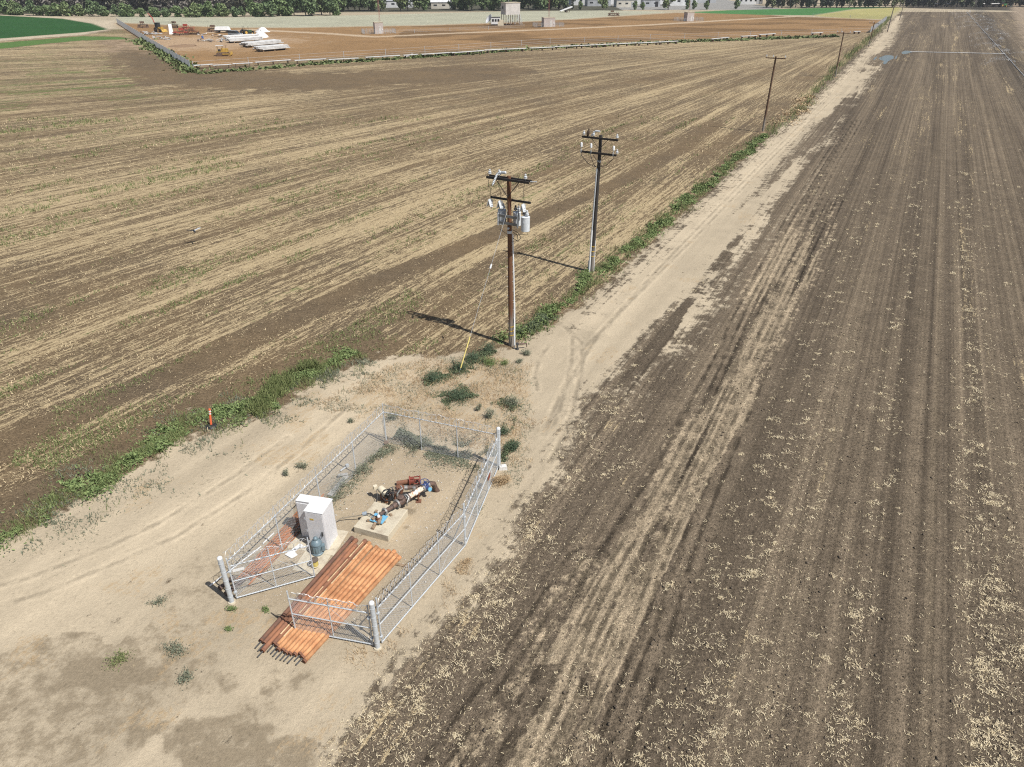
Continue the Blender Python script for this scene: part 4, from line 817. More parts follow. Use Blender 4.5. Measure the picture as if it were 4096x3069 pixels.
# raptor perched on the upper arm
bd = empty('perched_bird', B2 + on2(-.93, h2 - .13, .16 * f_), .5, 'brown hawk perched on the top crossarm of the second pole', 'bird')
FEA = mat('brown_feathers', (.085, .055, .035), .85, 0, .5, 25)
m = MB(); m.lathe([(.01, -.02), (.055, .05), (.085, .15), (.095, .26), (.075, .36), (.045, .41), (.05, .45), (.055, .49), (.04, .53), (.008, .55)], (0, 0, 0), (.08, -.05, 1), 14); m.prism([(-.03, .05, .10), (.03, .05, .10), (.035, .10, -.12), (-.035, .10, -.12)], (0, .02, 0)); m.tube((.04, -.06, .49), (.05, -.11, .47), .014, .002, 6); m.smooth_build('body', FEA, bd)
for s in (-1, 1): MB().lathe([(.01, 0), (.05, .08), (.055, .2), (.03, .32), (.01, .38)], (s * .07, .02, .02), (-s * .05, 0, 1), 8).smooth_build('wing', FEA, bd)
# --- the farther poles, plain single arm
def far_pole(px, py, h, ln, w_, label, r=.15, armed=True, half=1.35):
    b = at(px, py); o = empty('utility_pole', b, 0, label, 'utility pole', 'poles along the farm road'); MB().tube((0, 0, -.2), Vector((ln[0] * h, ln[1] * h, h)), r, r * .7, 12).smooth_build('shaft', w_, o)
    if armed:
        lv = Vector((ln[0], ln[1], 0)); arm(o, h - .22, half, .13 * f_, lean=lv, m_=WDP)
        for s in (-1.25, .0 - .35, 1.25):
            m = MB(); insulator(m, CA * s + Vector((0, 0, h - .14)) + lv * h, 1.2); m.smooth_build('insulator', PORC, o)
    MB().lathe([(.55, 0), (.45, .10), (.25, .18)], (0, 0, -.04), (0, 0, 1), 12).smooth_build('earth_mound', mat('dry_mound', (.27, .18, .11), .95), o)
    return o
far_pole(3050, 530, 10.1, (.006, 0), PW3, 'third pole along the road, brown with one crossarm', .16)
far_pole(3340, 311, 8.9, (-.02, 0), PW3, 'fourth pole along the road, thin brown with one bare crossarm', .15)
far_pole(3474, 189, 6.6, (.01, 0), PW3, 'fifth pole along the road, short brown beside the yard corner', .16)
far_pole(3549, 129, 8.6, (.03, 0), WDG, 'sixth pole along the road, leaning grey with no crossarm', .19, False)
far_pole(3598, 81, 9.5, (.02, 0), WDG, 'seventh pole along the road, thin grey beyond the yard', .16, False)
# ------------------------------------------------------------------ vegetation and litter
def quads(c, dv, wv):
    """flat leaves/stalks: centres c, half length vectors dv, half width vectors wv"""
    v = np.stack([c - dv - wv, c + dv - wv * .6, c + dv + wv * .6, c - dv + wv], 1).reshape(-1, 3); n = len(c)
    return v, np.arange(n * 4).reshape(n, 4)
def stalks(xy, z, ln, wd, tilt=.35, rg=rng):
    n = len(xy); az = rg.uniform(0, 2 * np.pi, n); el = rg.normal(0, tilt, n)
    dv = np.stack([np.cos(az) * np.cos(el), np.sin(az) * np.cos(el), np.abs(np.sin(el))], 1) * (ln * .5)[:, None]
    wv = np.stack([-np.sin(az), np.cos(az), np.zeros(n)], 1) * (wd * .5)[:, None]
    c = np.concatenate([xy, (z + dv[:, 2])[:, None]], 1); return quads(c, dv, wv)
def leaves(xyz, size, rg=rng, flat=.6, aspect=.55):
    n = len(xyz); nv = rg.normal(0, 1, (n, 3)); nv[:, 2] = np.abs(nv[:, 2]) + flat; nv /= np.linalg.norm(nv, axis=1)[:, None]
    t = np.cross(nv, rg.normal(0, 1, (n, 3))); t /= np.linalg.norm(t, axis=1)[:, None] + 1e-9; b = np.cross(nv, t)
    return quads(xyz, t * (size * .5)[:, None], b * (size * .5 * aspect)[:, None])
def blades(xy, ln, wd, tilt=.5, rg=rng, z=0.):
    n = len(xy); az = rg.uniform(0, 2 * np.pi, n); el = np.clip(np.abs(rg.normal(0, tilt, n)), 0, 1.4)
    dv = np.stack([np.cos(az) * np.sin(el), np.sin(az) * np.sin(el), np.cos(el)], 1) * (ln * .5)[:, None]
    a2 = rg.uniform(0, 2 * np.pi, n); wv = np.stack([np.cos(a2), np.sin(a2), np.zeros(n)], 1) * (wd * .5)[:, None]
    return quads(np.concatenate([xy, np.full((n, 1), z)], 1) + dv, dv, wv)
def stuff(name, parts, m, label, cat):
    vs, fs, b = [], [], 0
    for v, f in parts: vs.append(v); fs.append(f + b); b += len(v)
    o = link(name, fast_mesh(name, np.concatenate(vs), np.concatenate(fs)), m); return tag(o, label, cat, kind='stuff')
STRAW = leafmat('straw', (.50, .40, .24), (.82, .70, .48)); STRAWB = leafmat('dry_brown_grass', (.28, .175, .095), (.58, .45, .27))
GRN = leafmat('broad_weed_leaves', (.085, .125, .042), (.22, .275, .105)); GRNY = leafmat('grass_green', (.105, .135, .045), (.23, .25, .105)); GREYG = leafmat('grey_green_leaves', (.105, .120, .080), (.23, .24, .165)); DKG = leafmat('dark_bluish_leaves', (.045, .075, .045), (.11, .15, .085))
def near_pts(n, y0, y1, rg=rng, spread=.80):
    """plan points, denser towards the viewer's end of the field"""
    y = np.exp(rg.uniform(math.log(y0), math.log(y1), n)); x = rg.uniform(-1, 1, n) * (y * spread + 6); return x, y
# straw on the tilled field: clumps and single stalks
x, y = near_pts(120000, 11, 85); b_, st, gn_, rw_, sn, tm_, rt, sta_, dg_, sc__ = zones(x, y); n_ = acrossR(x, y); a_ = alongR(x, y)
clump = fbm(x * 1.1, y * 1.1, 201, 3); lanes = sstep(.40, .66, fbm(n_ * .75, a_ * .012, 203, 2))
lit_ = np.exp(-(dist_poly(x, y, LIT) / 1.9) ** 2) * (np.hypot(x, y) < 45)
pr = np.clip(.10 + .22 * lanes + .8 * np.exp(-((n_ - 7.0) / .75) ** 2) + .6 * np.exp(-((n_ - 2.9) / .6) ** 2) + .75 * np.exp(-((n_ + 1.4) / .65) ** 2) + .4 * np.exp(-((n_ + 4.6) / .6) ** 2), 0, 1) * (.25 + .75 * sstep(.46, .62, clump)) * (1 - .8 * np.exp(-((n_ - 5.3) / .5) ** 2))
pr = np.maximum(pr, .75 * lit_ * sstep(.42, .66, fbm(x * .6, y * .6, 207, 4))) * (rt > .5) * (sn < .5) * (tm_ < .5)
parts = []
for prob, k, r0, r1, l0, l1 in ((.20, 4, .012, .012, .03, .10), (.10, 9, .02, .018, .05, .13), (.035, 24, .035, .03, .05, .15)):
    ok = rng.random(len(x)) < pr * prob; cx, cy = x[ok], y[ok]; n = len(cx); rad = rng.gamma(2., r1, n) + r0; ox = np.repeat(cx, k) + rng.normal(0, 1, n * k) * np.repeat(rad, k) * 1.5; oy = np.repeat(cy, k) + rng.normal(0, 1, n * k) * np.repeat(rad, k)
    big_ = .75 + .014 * np.hypot(ox, oy); parts.append(stalks(np.stack([ox, oy], 1), rng.uniform(-.01, .045, n * k), rng.uniform(l0, l1, n * k) * big_, rng.uniform(.009, .019, n * k) * big_, .4))
ok = (rng.random(len(x)) < np.clip(st * .4 + .05 + .15 * lanes + .4 * lit_, 0, .8)) & (rt > .5) & (sn < .75); xs, ys_ = x[ok], y[ok]; big_ = .85 + .012 * np.hypot(xs, ys_); n2 = len(xs)
P2 = stalks(np.stack([xs, ys_], 1), rng.uniform(.0, .03, n2), rng.uniform(.03, .11, n2) * big_, rng.uniform(.010, .018, n2) * big_, .3)
stuff('straw_litter', parts + [P2], STRAW, 'pale straw litter scattered over the tilled field on the right', 'straw')
# stubble on the left field, lying in the rows
x, y = near_pts(230000, 24, 120); b_, st, gn_, rw_, sn, tm_, rt, sta_, dg_, sc__ = zones(x, y); s1 = fbm(rowL(x, y) * 1.7, alongL(x, y) * .12, 211, 3)
ok = (rng.random(len(x)) < np.clip(st * 3.2 * (s1 - .34), 0, .9)) & (rt < .5) & (sn < .5); xs, ys_ = x[ok], y[ok]; big_ = .75 + .014 * np.hypot(xs, ys_); n2 = len(xs)
P1 = stalks(np.stack([xs, ys_], 1), rng.uniform(0, .04, n2), rng.uniform(.05, .14, n2) * big_, rng.uniform(.016, .030, n2) * big_, .4)
stuff('stubble', [P1], leafmat('stubble_straw', (.36, .27, .15), (.62, .50, .31)), 'pale straw stubble lying in rows over the left field', 'stubble')
s2 = fbm(rowL(x, y) * .8, alongL(x, y) * .05, 215, 3); g2 = fbm(x * .35, y * .35, 217, 2)
ok = (rng.random(len(x)) < np.clip((gn_ + .12) * 9 * np.clip(s2 - .56, 0, 1) * (g2 > .42), 0, .8)) & (rt < .5) & (sn < .5); xs, ys_ = x[ok], y[ok]; n2 = len(xs); kk = 3
xs = np.repeat(xs, kk) + rng.normal(0, .10, n2 * kk); ys_ = np.repeat(ys_, kk) + rng.normal(0, .10, n2 * kk); big_ = .8 + .012 * np.hypot(xs, ys_)
stuff('green_shoots', [blades(np.stack([xs, ys_], 1), rng.uniform(.06, .18, len(xs)) * big_, rng.uniform(.02, .04, len(xs)) * big_, .8)], GRNY, 'green volunteer shoots dotted along the stubble rows', 'grass')
# straw and dry grass litter by the fence
x = rng.uniform(-14, 8, 60000); y = rng.uniform(12, 46, 60000); b_, st, gn_, rw_, sn, tm_, rt, sta_, dg_, sc__ = zones(x, y); dry = sd_poly(x, y, DRY) + 2 * (fbm(x * .6, y * .6, 221) - .5); cin = sd_poly(x, y, COMP)
dB = np.minimum(dist_poly(x, y, np.array([tuple(FB)[:2], tuple(FC)[:2], tuple(FD)[:2]])), 9.); bf = (cin < -.12) * np.exp(-((dB - .55) / .5) ** 2) * sstep(.42, .6, fbm(x * .9, y * .9, 223))
ok = rng.random(len(x)) < np.clip(sstep(-.5, .6, dry) * .55 * sstep(.36, .6, fbm(x * .8, y * .8, 225)) * (cin < 0) + .75 * bf, 0, .9); xs, ys_ = x[ok], y[ok]; kk = 5; n2 = len(xs)
xs = np.repeat(xs, kk) + rng.normal(0, .08, n2 * kk); ys_ = np.repeat(ys_, kk) + rng.normal(0, .08, n2 * kk)
stuff('dry_grass', [blades(np.stack([xs, ys_], 1), rng.uniform(.06, .26, len(xs)), rng.uniform(.009, .018, len(xs)), .95)], STRAWB, 'dry brown grass round the compound fence and nearest pole', 'grass')
# crumbs of soil on the tilled field, chips of gravel in the compound
OCT = np.array([[1, 0, 0], [-1, 0, 0], [0, 1, 0], [0, -1, 0], [0, 0, 1], [0, 0, -1]], float); OF = np.array([[0, 2, 4], [2, 1, 4], [1, 3, 4], [3, 0, 4], [2, 0, 5], [1, 2, 5], [3, 1, 5], [0, 3, 5]])
def crumbs(name, xs, ys_, r, m, label, cat, flat=.7):
    n = len(xs); j = rng.uniform(.6, 1.3, (n, 6, 3)); v = OCT[None] * j * r[:, None, None]; v[:, :, 2] *= flat; a = rng.uniform(0, 6.28, n); c_, s_n = np.cos(a)[:, None], np.sin(a)[:, None]
    vx = v[:, :, 0] * c_ - v[:, :, 1] * s_n + xs[:, None]; vy = v[:, :, 0] * s_n + v[:, :, 1] * c_ + ys_[:, None]; vz = v[:, :, 2] + (r * .25)[:, None]
    return tag(link(name, fast_mesh(name, np.stack([vx, vy, vz], -1).reshape(-1, 3), (OF[None] + (np.arange(n) * 6)[:, None, None]).reshape(-1, 3)), m), label, cat, kind='stuff')
x, y = near_pts(60000, 11, 46); b_, st, gn_, rw_, sn, tm_, rt, sta_, dg_, sc__ = zones(x, y); ok = (rt > .5) & (sn < .4) & (rng.random(len(x)) < .10 + .5 * sstep(.4, .62, fbm(acrossR(x, y) * .8, alongR(x, y) * .05, 231))); xs, ys_ = x[ok][:8000], y[ok][:8000]
crumbs('soil_clods', xs, ys_, rng.gamma(2., .009, len(xs)) + .010, mat('clod_soil', (.14, .108, .075), .95, 0, .3, 3), 'dark crumbs of soil on the tilled field', 'soil')
x = rng.uniform(-11, 0, 5200); y = rng.uniform(17, 30, 5200); ok = sd_poly(x, y, COMP) > .2; crumbs('gravel', x[ok], y[ok], rng.gamma(2., .006, ok.sum()) + .006, mat('pale_gravel', (.60, .56, .50), .9, 0, .3, 3), 'pale gravel chips on the compound floor', 'gravel')
# weed belts
def belt(pl, n, half, seed, size=.07, hmax=.28, thr=(.47, .57)):
    seg = np.linalg.norm(np.diff(pl, axis=0), axis=1); t = rng.random(n) * seg.sum(); cs = np.concatenate([[0], np.cumsum(seg)]); i = np.clip(np.searchsorted(cs, t) - 1, 0, len(seg) - 1); f = ((t - cs[i]) / seg[i])[:, None]
    p = pl[i] * (1 - f) + pl[i + 1] * f; dvec = (pl[i + 1] - pl[i]) / seg[i][:, None]; o = rng.normal(0, .5, n) * half * (.35 + 1.3 * vnoise(t * .35, t * 0, seed + 3)) + half * 1.1 * (vnoise(t * .5, t * 0, seed + 2) - .5); p = p + np.stack([-dvec[:, 1], dvec[:, 0]], 1) * o[:, None]
    keep = fbm(p[:, 0] * 1.1, p[:, 1] * 1.1, seed, 4) + .07 * (1 - np.abs(o) / half) > rng.uniform(*thr, n); p = p[keep]; n = len(p)
    hh = hmax * sstep(.35, .75, fbm(p[:, 0] * 1.1, p[:, 1] * 1.1, seed + 5, 3)); d_ = 1 + .010 * np.hypot(p[:, 0], p[:, 1])
    return np.concatenate([p, (rng.uniform(.02, 1, n) * hh + .02)[:, None]], 1), rng.uniform(.6, 1.4, n) * size * d_
a, s = belt(WEEDL, 17000, .85, 301, .07, .26, (.50, .61)); b2, s2 = belt(WEEDR, 26000, .75, 305, .095, .36, (.44, .56))
c2, s3 = belt(pts2([(300, 1975), (475, 1880), (644, 1780), (712, 1722)]), 6000, 1.1, 303, .09, .42, (.46, .58)); d2, s4 = belt(pts2([(860, 1665), (983, 1640), (1098, 1600)]), 5000, .9, 304, .08, .36, (.46, .58))
stuff('weed_belt', [leaves(a, s), leaves(b2, s2), leaves(c2, s3), leaves(d2, s4)], GRN, 'low broadleaf green weeds along the edge of the stubble field', 'weeds')
a, s = belt(WEEDL, 9000, 1.7, 311); gp, sg_ = belt(pts2([(983, 1635), (1098, 1590), (1187, 1515), (1288, 1475)]), 7000, 1.3, 313)
b2, s2 = belt(WEEDR, 9000, 1.2, 315); c2, s3 = belt(WEEDR2, 9000, 1.4, 317)
stuff('grass_belt', [blades(q[:, :2], rng.uniform(.12, .38, len(q)) * k_, rng.uniform(.015, .03, len(q)) * k_, .6) for q, k_ in ((a, 1.), (gp, 1.5), (b2, 1.4), (c2, 2.6))], GRNY, 'green grass tufts growing among the roadside weeds', 'grass')
wl, ws = belt(WEEDL + np.array([.5, -.6]), 16000, 2.4, 351, .06, .16, (.52, .62)); x = rng.uniform(-13, 8, 60000); y = rng.uniform(26, 46, 60000); ok = (sd_poly(x, y, DRY) + 2.4 * (fbm(x * .5, y * .5, 353) - .5) > 0) & (fbm(x * .8, y * .8, 355, 4) > rng.uniform(.44, .58, 60000)) & (sd_poly(x, y, COMP) < 0); wd_ = np.stack([x[ok], y[ok], rng.uniform(.02, .22, ok.sum())], 1)
stuff('low_weeds', [blades(wl[:, :2], ws * 1.6, ws * .35, 1.), blades(wd_[:, :2], rng.uniform(.04, .16, len(wd_)), rng.uniform(.012, .03, len(wd_)), .9)], GREYG, 'low grey green weeds speckling the sand edges and ground beyond the fence', 'weeds')
fi = np.array([tuple(FA + dAE * 1.2 + Vector((.16, -.06, 0)))[:2], tuple(FE + Vector((.14, -.2, 0)))[:2]]); fo = np.array([tuple(FE + Vector((.3, .55, 0)))[:2], tuple(FD + Vector((-.2, .6, 0)))[:2]]); fr_ = np.array([tuple(FC + inC * 2 + Vector((-.35, .1, 0)))[:2], tuple(FD + Vector((-.4, -.2, 0)))[:2]])
bd_ = at(1170, 2205); P_ = [belt(fi, 9000, .5, 321, .055, .4, (.44, .58)), belt(fo, 16000, 1.0, 323, .06, .55, (.40, .55)), belt(fr_, 1500, .35, 325, .05, .4)]
P_ = [(q[kp], s[kp]) for q, s in P_ for kp in (np.hypot(q[:, 0] - bd_.x, q[:, 1] - bd_.y) > 1.0,)]
stuff('fence_weeds', [leaves(q, s, flat=.1, aspect=.3) for q, s in P_], GREYG, 'grey green feathery weeds along the left and far fences', 'weeds')
a, s = belt(pts2([(790, 296), (1200, 263), (1700, 229), (2200, 193), (2700, 170), (3000, 159), (3350, 148)]), 15000, 1.8, 331, .24, .55); b2, s2 = belt(pts2([(560, 160), (650, 215), (745, 275), (790, 292)]), 6000, 2.4, 333, .24, .8)
stuff('yard_edge_weeds', [leaves(a, s), leaves(b2, s2)], leafmat('yard_edge_leaves', (.075, .105, .035), (.18, .21, .085)), 'green weed bank along the near fence of the far yard', 'weeds')
a, s = belt(pts2([(3130, 500), (3190, 440), (3250, 385)]), 2500, 1.6, 341, .10, .5); b2, s2 = belt(pts2([(1870, 1500), (1900, 1500)]), 900, .8, 343, .05, .3); c2, s3 = belt(pts2([(1990, 1910), (2030, 1935)]), 1800, .5, 345, .05, .45); d2, s4 = belt(pts2([(1880, 2230), (1800, 2340)]), 1500, .4, 347, .05, .3)
stuff('dead_weeds', [leaves(a, s), leaves(b2, s2), leaves(c2, s3, flat=.1, aspect=.2), leaves(d2, s4, flat=.1, aspect=.2)], STRAWB, 'dead brown weeds at the fence foot and road bank', 'weeds')
rag_ = [belt(pts2([(1690, 1540), (1760, 1505), (1850, 1470), (1900, 1430), (1970, 1400)]), 7000, .6, 371, .06, .35, (.44, .56)), belt(pts2([(1720, 1620), (1800, 1600), (1890, 1570)]), 5000, .9, 373, .06, .25, (.46, .58)), belt(pts2([(1990, 1600), (2060, 1640), (2040, 1760), (2020, 1850)]), 4000, .6, 375, .055, .3, (.48, .6)), belt(pts2([(2080, 1340), (2130, 1320), (2200, 1260)]), 5000, .55, 377, .065, .35, (.42, .54))]
stuff('dark_weeds', [leaves(q, s, flat=.2, aspect=.4) for q, s in rag_], leafmat('ragged_weed_leaves', (.06, .085, .045), (.16, .19, .10)), 'ragged dark weeds round the guy wire and beyond the far fence', 'weeds')
# single shrubs that can be told apart
STEM = mat('weed_stem', (.16, .13, .07), .9)
def shrub(px, py, r, h, n, m, label, sz=.05, seed=0, aspect=.4, cat='shrub'):
    g = np.random.default_rng(seed + px); o = empty('shrub', at(px, py), 0, label, cat); k = max(7, n // 90)
    az = g.uniform(0, 6.28, k); rr_ = g.uniform(.15, 1, k) * r * .85; hh = h * (1 - .5 * (rr_ / r) ** 2) * g.uniform(.7, 1.05, k); sm = MB(); pts = []
    for i in range(k):
        tip = Vector((math.cos(az[i]) * rr_[i], math.sin(az[i]) * rr_[i] * .9, hh[i])); sm.tube((0, 0, 0), tip, .012, .004, 4, False)
        t = g.uniform(.25, 1.08, n // k)[:, None]; pts.append(np.array(tip)[None] * t + g.normal(0, 1, (n // k, 3)) * np.array([.10, .10, .07]) * (r / .5))
    p = np.concatenate(pts); p[:, 2] = np.abs(p[:, 2]) + .01; v, f = leaves(p, g.uniform(.6, 1.4, len(p)) * sz, g, .3, aspect)
    link('foliage', fast_mesh('foliage', v, f), m, o); sm.build('stem', STEM, o); return o
for a in ((1952, 1408, .75, .55, 1500, DKG, 'round dark bluish shrub nearest the guy wire and pole'), (1893, 1440, .6, .5, 1200, DKG, 'dark bluish shrub between guy wire and bright leafy weed'), (1838, 1478, .85, .5, 1500, DKG, 'spreading dark shrub at the yellow guy guard'), (1737, 1522, .75, .45, 1300, DKG, 'dark low shrub farthest left of the guy wire'),
          (1959, 1460, .75, .3, 1500, GRN, 'bright green broad leaved weed below the nearest pole'), (2021, 1457, .4, .22, 500, GRN, 'small bright green weed right of the bright leafy one'), (1828, 1592, 1.05, .45, 2400, DKG, 'wide dark green shrub mat north of the far fence'), (2052, 1622, .7, .5, 1300, GREYG, 'grey green branching shrub on the sand beyond the fence'),
          (1956, 1672, .42, .6, 700, GREYG, 'upright grey green weed just behind the far fence'), (1918, 1642, .26, .42, 350, GREYG, 'small upright weed left of the taller grey green one'), (2048, 1798, .5, .5, 1300, DKG, 'round dark shrub right of the far right post'), (2014, 1738, .45, .55, 1000, DKG, 'dark shrub just behind the far right post'),
          (2105, 1420, .4, .3, 700, GREYG, 'grey green weed right of the black valve riser'), (2076, 1450, .3, .25, 400, GREYG, 'small weed in dead grass below the valve riser'), (1208, 1872, .42, .3, 420, GREYG, 'spiky grey green weed on the sandy track by the fence'), (1144, 1898, .32, .26, 320, GREYG, 'smaller spiky weed left of the fence on the sandy track'),
          (925, 2440, .28, .12, 260, GRN, 'little green weed in front of the left gate post'), (1063, 2440, .22, .1, 200, GRN, 'tiny green weed before the left gate leaf'), (912, 2520, .2, .1, 180, GRN, 'tiny green sprout on dry grass left of the pipe ends'), (2345, 1112, .8, .35, 1500, GRN, 'lush bright weed at the foot of the second pole'), (2425, 1070, .7, .4, 1200, GRN, 'lush green weed right of the second pole'),
          (1570, 1680, .5, .35, 700, GREYG, 'grey green weed tuft left of the far corner post'), (1400, 1690, .3, .2, 260, GREYG, 'small grass tuft on the track north of the fence'), (690, 2610, .6, .1, 600, GREYG, 'flat grey green weed beside the brown damp patch'), (470, 2650, .6, .08, 500, GRNY, 'flat yellow green grass on the brown damp patch'), (740, 2715, .5, .1, 400, GREYG, 'flat weed right of the brown damp patch'), (640, 2410, .5, .08, 300, GREYG, 'flat weed patch on the sandy lot left of the gateway')):
    shrub(*a)
shrub(2014, 1930, .5, .42, 1100, STRAWB, 'orange brown dead bush at the foot of the right fence', .05, 3, .2)
# ------------------------------------------------------------------ trees on the far edge
def crown_mesh(name, seed, h, rx, n, size, base=.15, lobes=9, narrow=False):
    g = np.random.default_rng(seed); c = []
    for i in range(lobes):
        t = g.uniform(base, 1); w_ = math.sin(math.pi * min(1, (t - base) / (1 - base) * .82 + .16)); a = g.uniform(0, 6.28); q = g.uniform(0, .65) * rx * w_; c.append((math.cos(a) * q, math.sin(a) * q, t * h * .9, rx * g.uniform(.32, .55) * (.6 + .4 * w_)))
    c = np.array(c); k = g.integers(0, lobes, n); d_ = g.normal(0, 1, (n, 3)); d_ /= np.linalg.norm(d_, axis=1)[:, None]; rad = c[k, 3] * g.uniform(.55, 1.08, n); p = c[k, :3] + d_ * rad[:, None] * np.array([1, 1, 1.5 if narrow else .85]); p[:, 2] = np.clip(p[:, 2], .2, None)
    v, f = leaves(p, g.uniform(.6, 1.4, n) * size, g, .2, .7); return fast_mesh(name, v, f), c
def trunk_mesh(name, c, h, r, seed):
    g = random.Random(seed); m = MB(); top = Vector((g.uniform(-.3, .3), g.uniform(-.3, .3), h * .6)); m.tube((0, 0, -.3), top, r, r * .5, 7)
    for q in c[:6]: m.tube(top * g.uniform(.35, .95), Vector(q[:3]), r * .35, r * .1, 5)
    return m.mesh(name)
BARK = mat('grey_bark', (.22, .19, .16), .9, 0, .4, 3); WHB = mat('white_dead_bark', (.50, .47, .43), .9, 0, .3, 3)
TG = [leafmat('tree_leaves_a', (.100, .150, .060), (.22, .29, .13)), leafmat('tree_leaves_b', (.080, .120, .055), (.17, .23, .11)), leafmat('tree_leaves_c', (.115, .160, .062), (.25, .30, .14))]
TB = [leafmat('bare_twigs', (.13, .118, .10), (.22, .20, .175)), leafmat('bare_twigs_green', (.10, .10, .07), (.18, .175, .125))]
TE = [leafmat('eucalypt_leaves_a', (.060, .075, .055), (.13, .145, .10)), leafmat('eucalypt_leaves_b', (.085, .110, .060), (.19, .21, .11)), leafmat('eucalypt_dark', (.050, .060, .050), (.10, .11, .085))]
lib = {}
def tree_kind(key, mats, h, rx, n, size, bark, r, **kw):
    L = []
    for i in range(5):
        me, c = crown_mesh('crown', hash(key) % 1 + 100 * len(lib) + i, h, rx, n, size, **kw); me.materials.append(mats[i % len(mats)]); tm = trunk_mesh('trunk', c, h, r, i); tm.materials.append(bark); L.append((me, tm))
    lib[key] = L
tree_kind('bush', TG, 7.5, 4.6, 1000, .95, BARK, .2, base=.05, lobes=12); tree_kind('green', TG, 12., 5.2, 1300, 1.0, BARK, .3, base=.10, lobes=14)
tree_kind('bare', TB, 14., 6.0, 1200, .9, WHB, .3, base=.05, lobes=13); tree_kind('euc', TE, 17., 3.6, 1200, .85, BARK, .35, base=.16, lobes=14, narrow=True)
def tree(key, x, y, i, sc_, label, group, cat='tree'):
    me, tm = lib[key][i % 5]; o = empty('tree', (x, y, 0), i * 1.7, label, cat, group); o.scale = (sc_, sc_, sc_ * (0.9 + .05 * (i % 5))); link('crown', me, None, o); link('trunk', tm, None, o); return o
tr = random.Random(12)
i = 0
for k in range(46):                                                # front row of green bushes at the foot of the wood
    px = -180 + k * 34 + tr.uniform(-12, 12); b = at(px, 60 + 8 * math.sin(min(max(px, 0), 1400) / 1400 * 3.1) + tr.uniform(-1.5, 1.5)); tree('bush' if px < 1000 else ('green' if k % 3 else 'bush'), b.x, b.y, tr.randrange(50), tr.uniform(.5, .85) if px < 1000 else tr.uniform(.7, 1.), 'green bushy tree in the front row of the wood left of the masts', 'front row of the far wood')
for k in range(44):
    px = -220 + k * 36 + tr.uniform(-15, 15); b = at(px, 47 + tr.uniform(-5, 3)); tree('bare', b.x, b.y, tr.randrange(50), tr.uniform(.85, 1.15), 'grey brown half bare tree standing behind the green front row', 'half bare trees of the far wood')
for k in range(40):
    px = -250 + k * 40 + tr.uniform(-15, 15); b = at(px, 34 + tr.uniform(-4, 3)); tree('bare', b.x, b.y, tr.randrange(50), tr.uniform(1.0, 1.3), 'grey brown half bare tree standing behind the green front row', 'half bare trees of the far wood')
for k in range(34):
    px = 1330 + k * 28 + tr.uniform(-10, 10)
    if 1560 < px < 1600 or 1720 < px < 1800: continue
    b = at(px, 47 - (px - 1370) / 900 * 9 + tr.uniform(-5, 2)); tree('green', b.x, b.y, tr.randrange(50), tr.uniform(.75, 1.1), 'dense green tree in the wood behind the building on legs', 'green trees behind the raised building')
for k in range(24):
    px = 1350 + k * 38 + tr.uniform(-10, 10); b = at(px, 22 + tr.uniform(-6, 4)); tree('green', b.x, b.y, tr.randrange(50), tr.uniform(.7, 1.), 'dense green tree in the wood behind the building on legs', 'green trees behind the raised building')
for px, py, s, lab in ((2235, 38, .7, 'dark thin trunked tree just right of the wood, first of three'), (2262, 38, .8, 'dark thin trunked tree just right of the wood, middle of three'), (2290, 38, .7, 'dark thin trunked tree just right of the wood, last of three')): b = at(px, py); tree('euc', b.x, b.y, px, s, lab, None)
for px, py, s, lab in ((2412, 41, .62, 'rounded green tree standing before the white industrial buildings'), (2672, 40, .85, 'tall dark green tree among the white industrial buildings'), (2320, 40, .4, 'low green bush left of the rounded tree'), (2540, 40, .4, 'low green bush midway along the white buildings'), (2570, 40, .35, 'second low green bush midway along the white buildings'), (2825, 39, .4, 'small yellowish tree by the pale slope'), (2750, 38, .45, 'grey green small tree right of the tall dark one'), (2775, 38, .4, 'second grey green small tree right of the tall dark one'), (2945, 37, .45, 'small tree left of the long white house')): b = at(px, py); tree('green', b.x, b.y, px, s, lab, None)
for row, (py, n0) in enumerate(((33, 62), (26, 52), (18, 46))):
    for k in range(n0):
        px = 3070 + (4400 - 3070) * (k + tr.uniform(-.35, .35)) / n0; b = at(px, py - (px - 3070) / 1000 * 5 + tr.uniform(-1, 1)); tree('euc', b.x, b.y, tr.randrange(50), tr.uniform(.75, 1.1), 'tall dark eucalyptus in the long windbreak beyond the tilled field', 'eucalyptus windbreak')
# ------------------------------------------------------------------ the far yard
SLAT = mat('grey_fence_screen', (.44, .46, .47), .7, .1, .25, 1.5); ALU = mat('weathered_aluminium', (.54, .53, .51), .55, .0, .25, .8); SHEDM = mat('pinkish_block', (.52, .45, .41), .85, 0, .15, .5); STEEL = mat('rusty_steel', (.20, .13, .09), .7, .2, .4, 2)
CATY = mat('machine_yellow', (.58, .36, .07), .55, 0, .35, 1.5); REDM = mat('machine_red', (.42, .075, .05), .6, 0, .35, 1.5); GREENM = mat('machine_green', (.05, .11, .05), .6, 0, .3, 2); TYRE = mat('tyre_rubber', (.025, .024, .023), .8); GLASS = mat('dark_glass', (.03, .035, .04), .15); TARP = mat('white_tarp', (.78, .77, .75), .7, 0, .12, .7); SUVM = mat('silver_blue_paint', (.30, .34, .37), .35, .3, .1, 2); MASTR = mat('mast_red', (.45, .18, .15), .6, 0, .2, .3); CORR = mat('pale_cladding', (.60, .57, .53), .7, 0, .15, .6)
t_ = NT('grey_fence_screen_cloth'); t_.col((.50, .52, .53)); tr_ = t_.n('ShaderNodeBsdfTranslucent'); tr_.inputs[0].default_value = (.55, .57, .58, 1); mx_ = t_.n('ShaderNodeMixShader'); mx_.inputs[0].default_value = .55
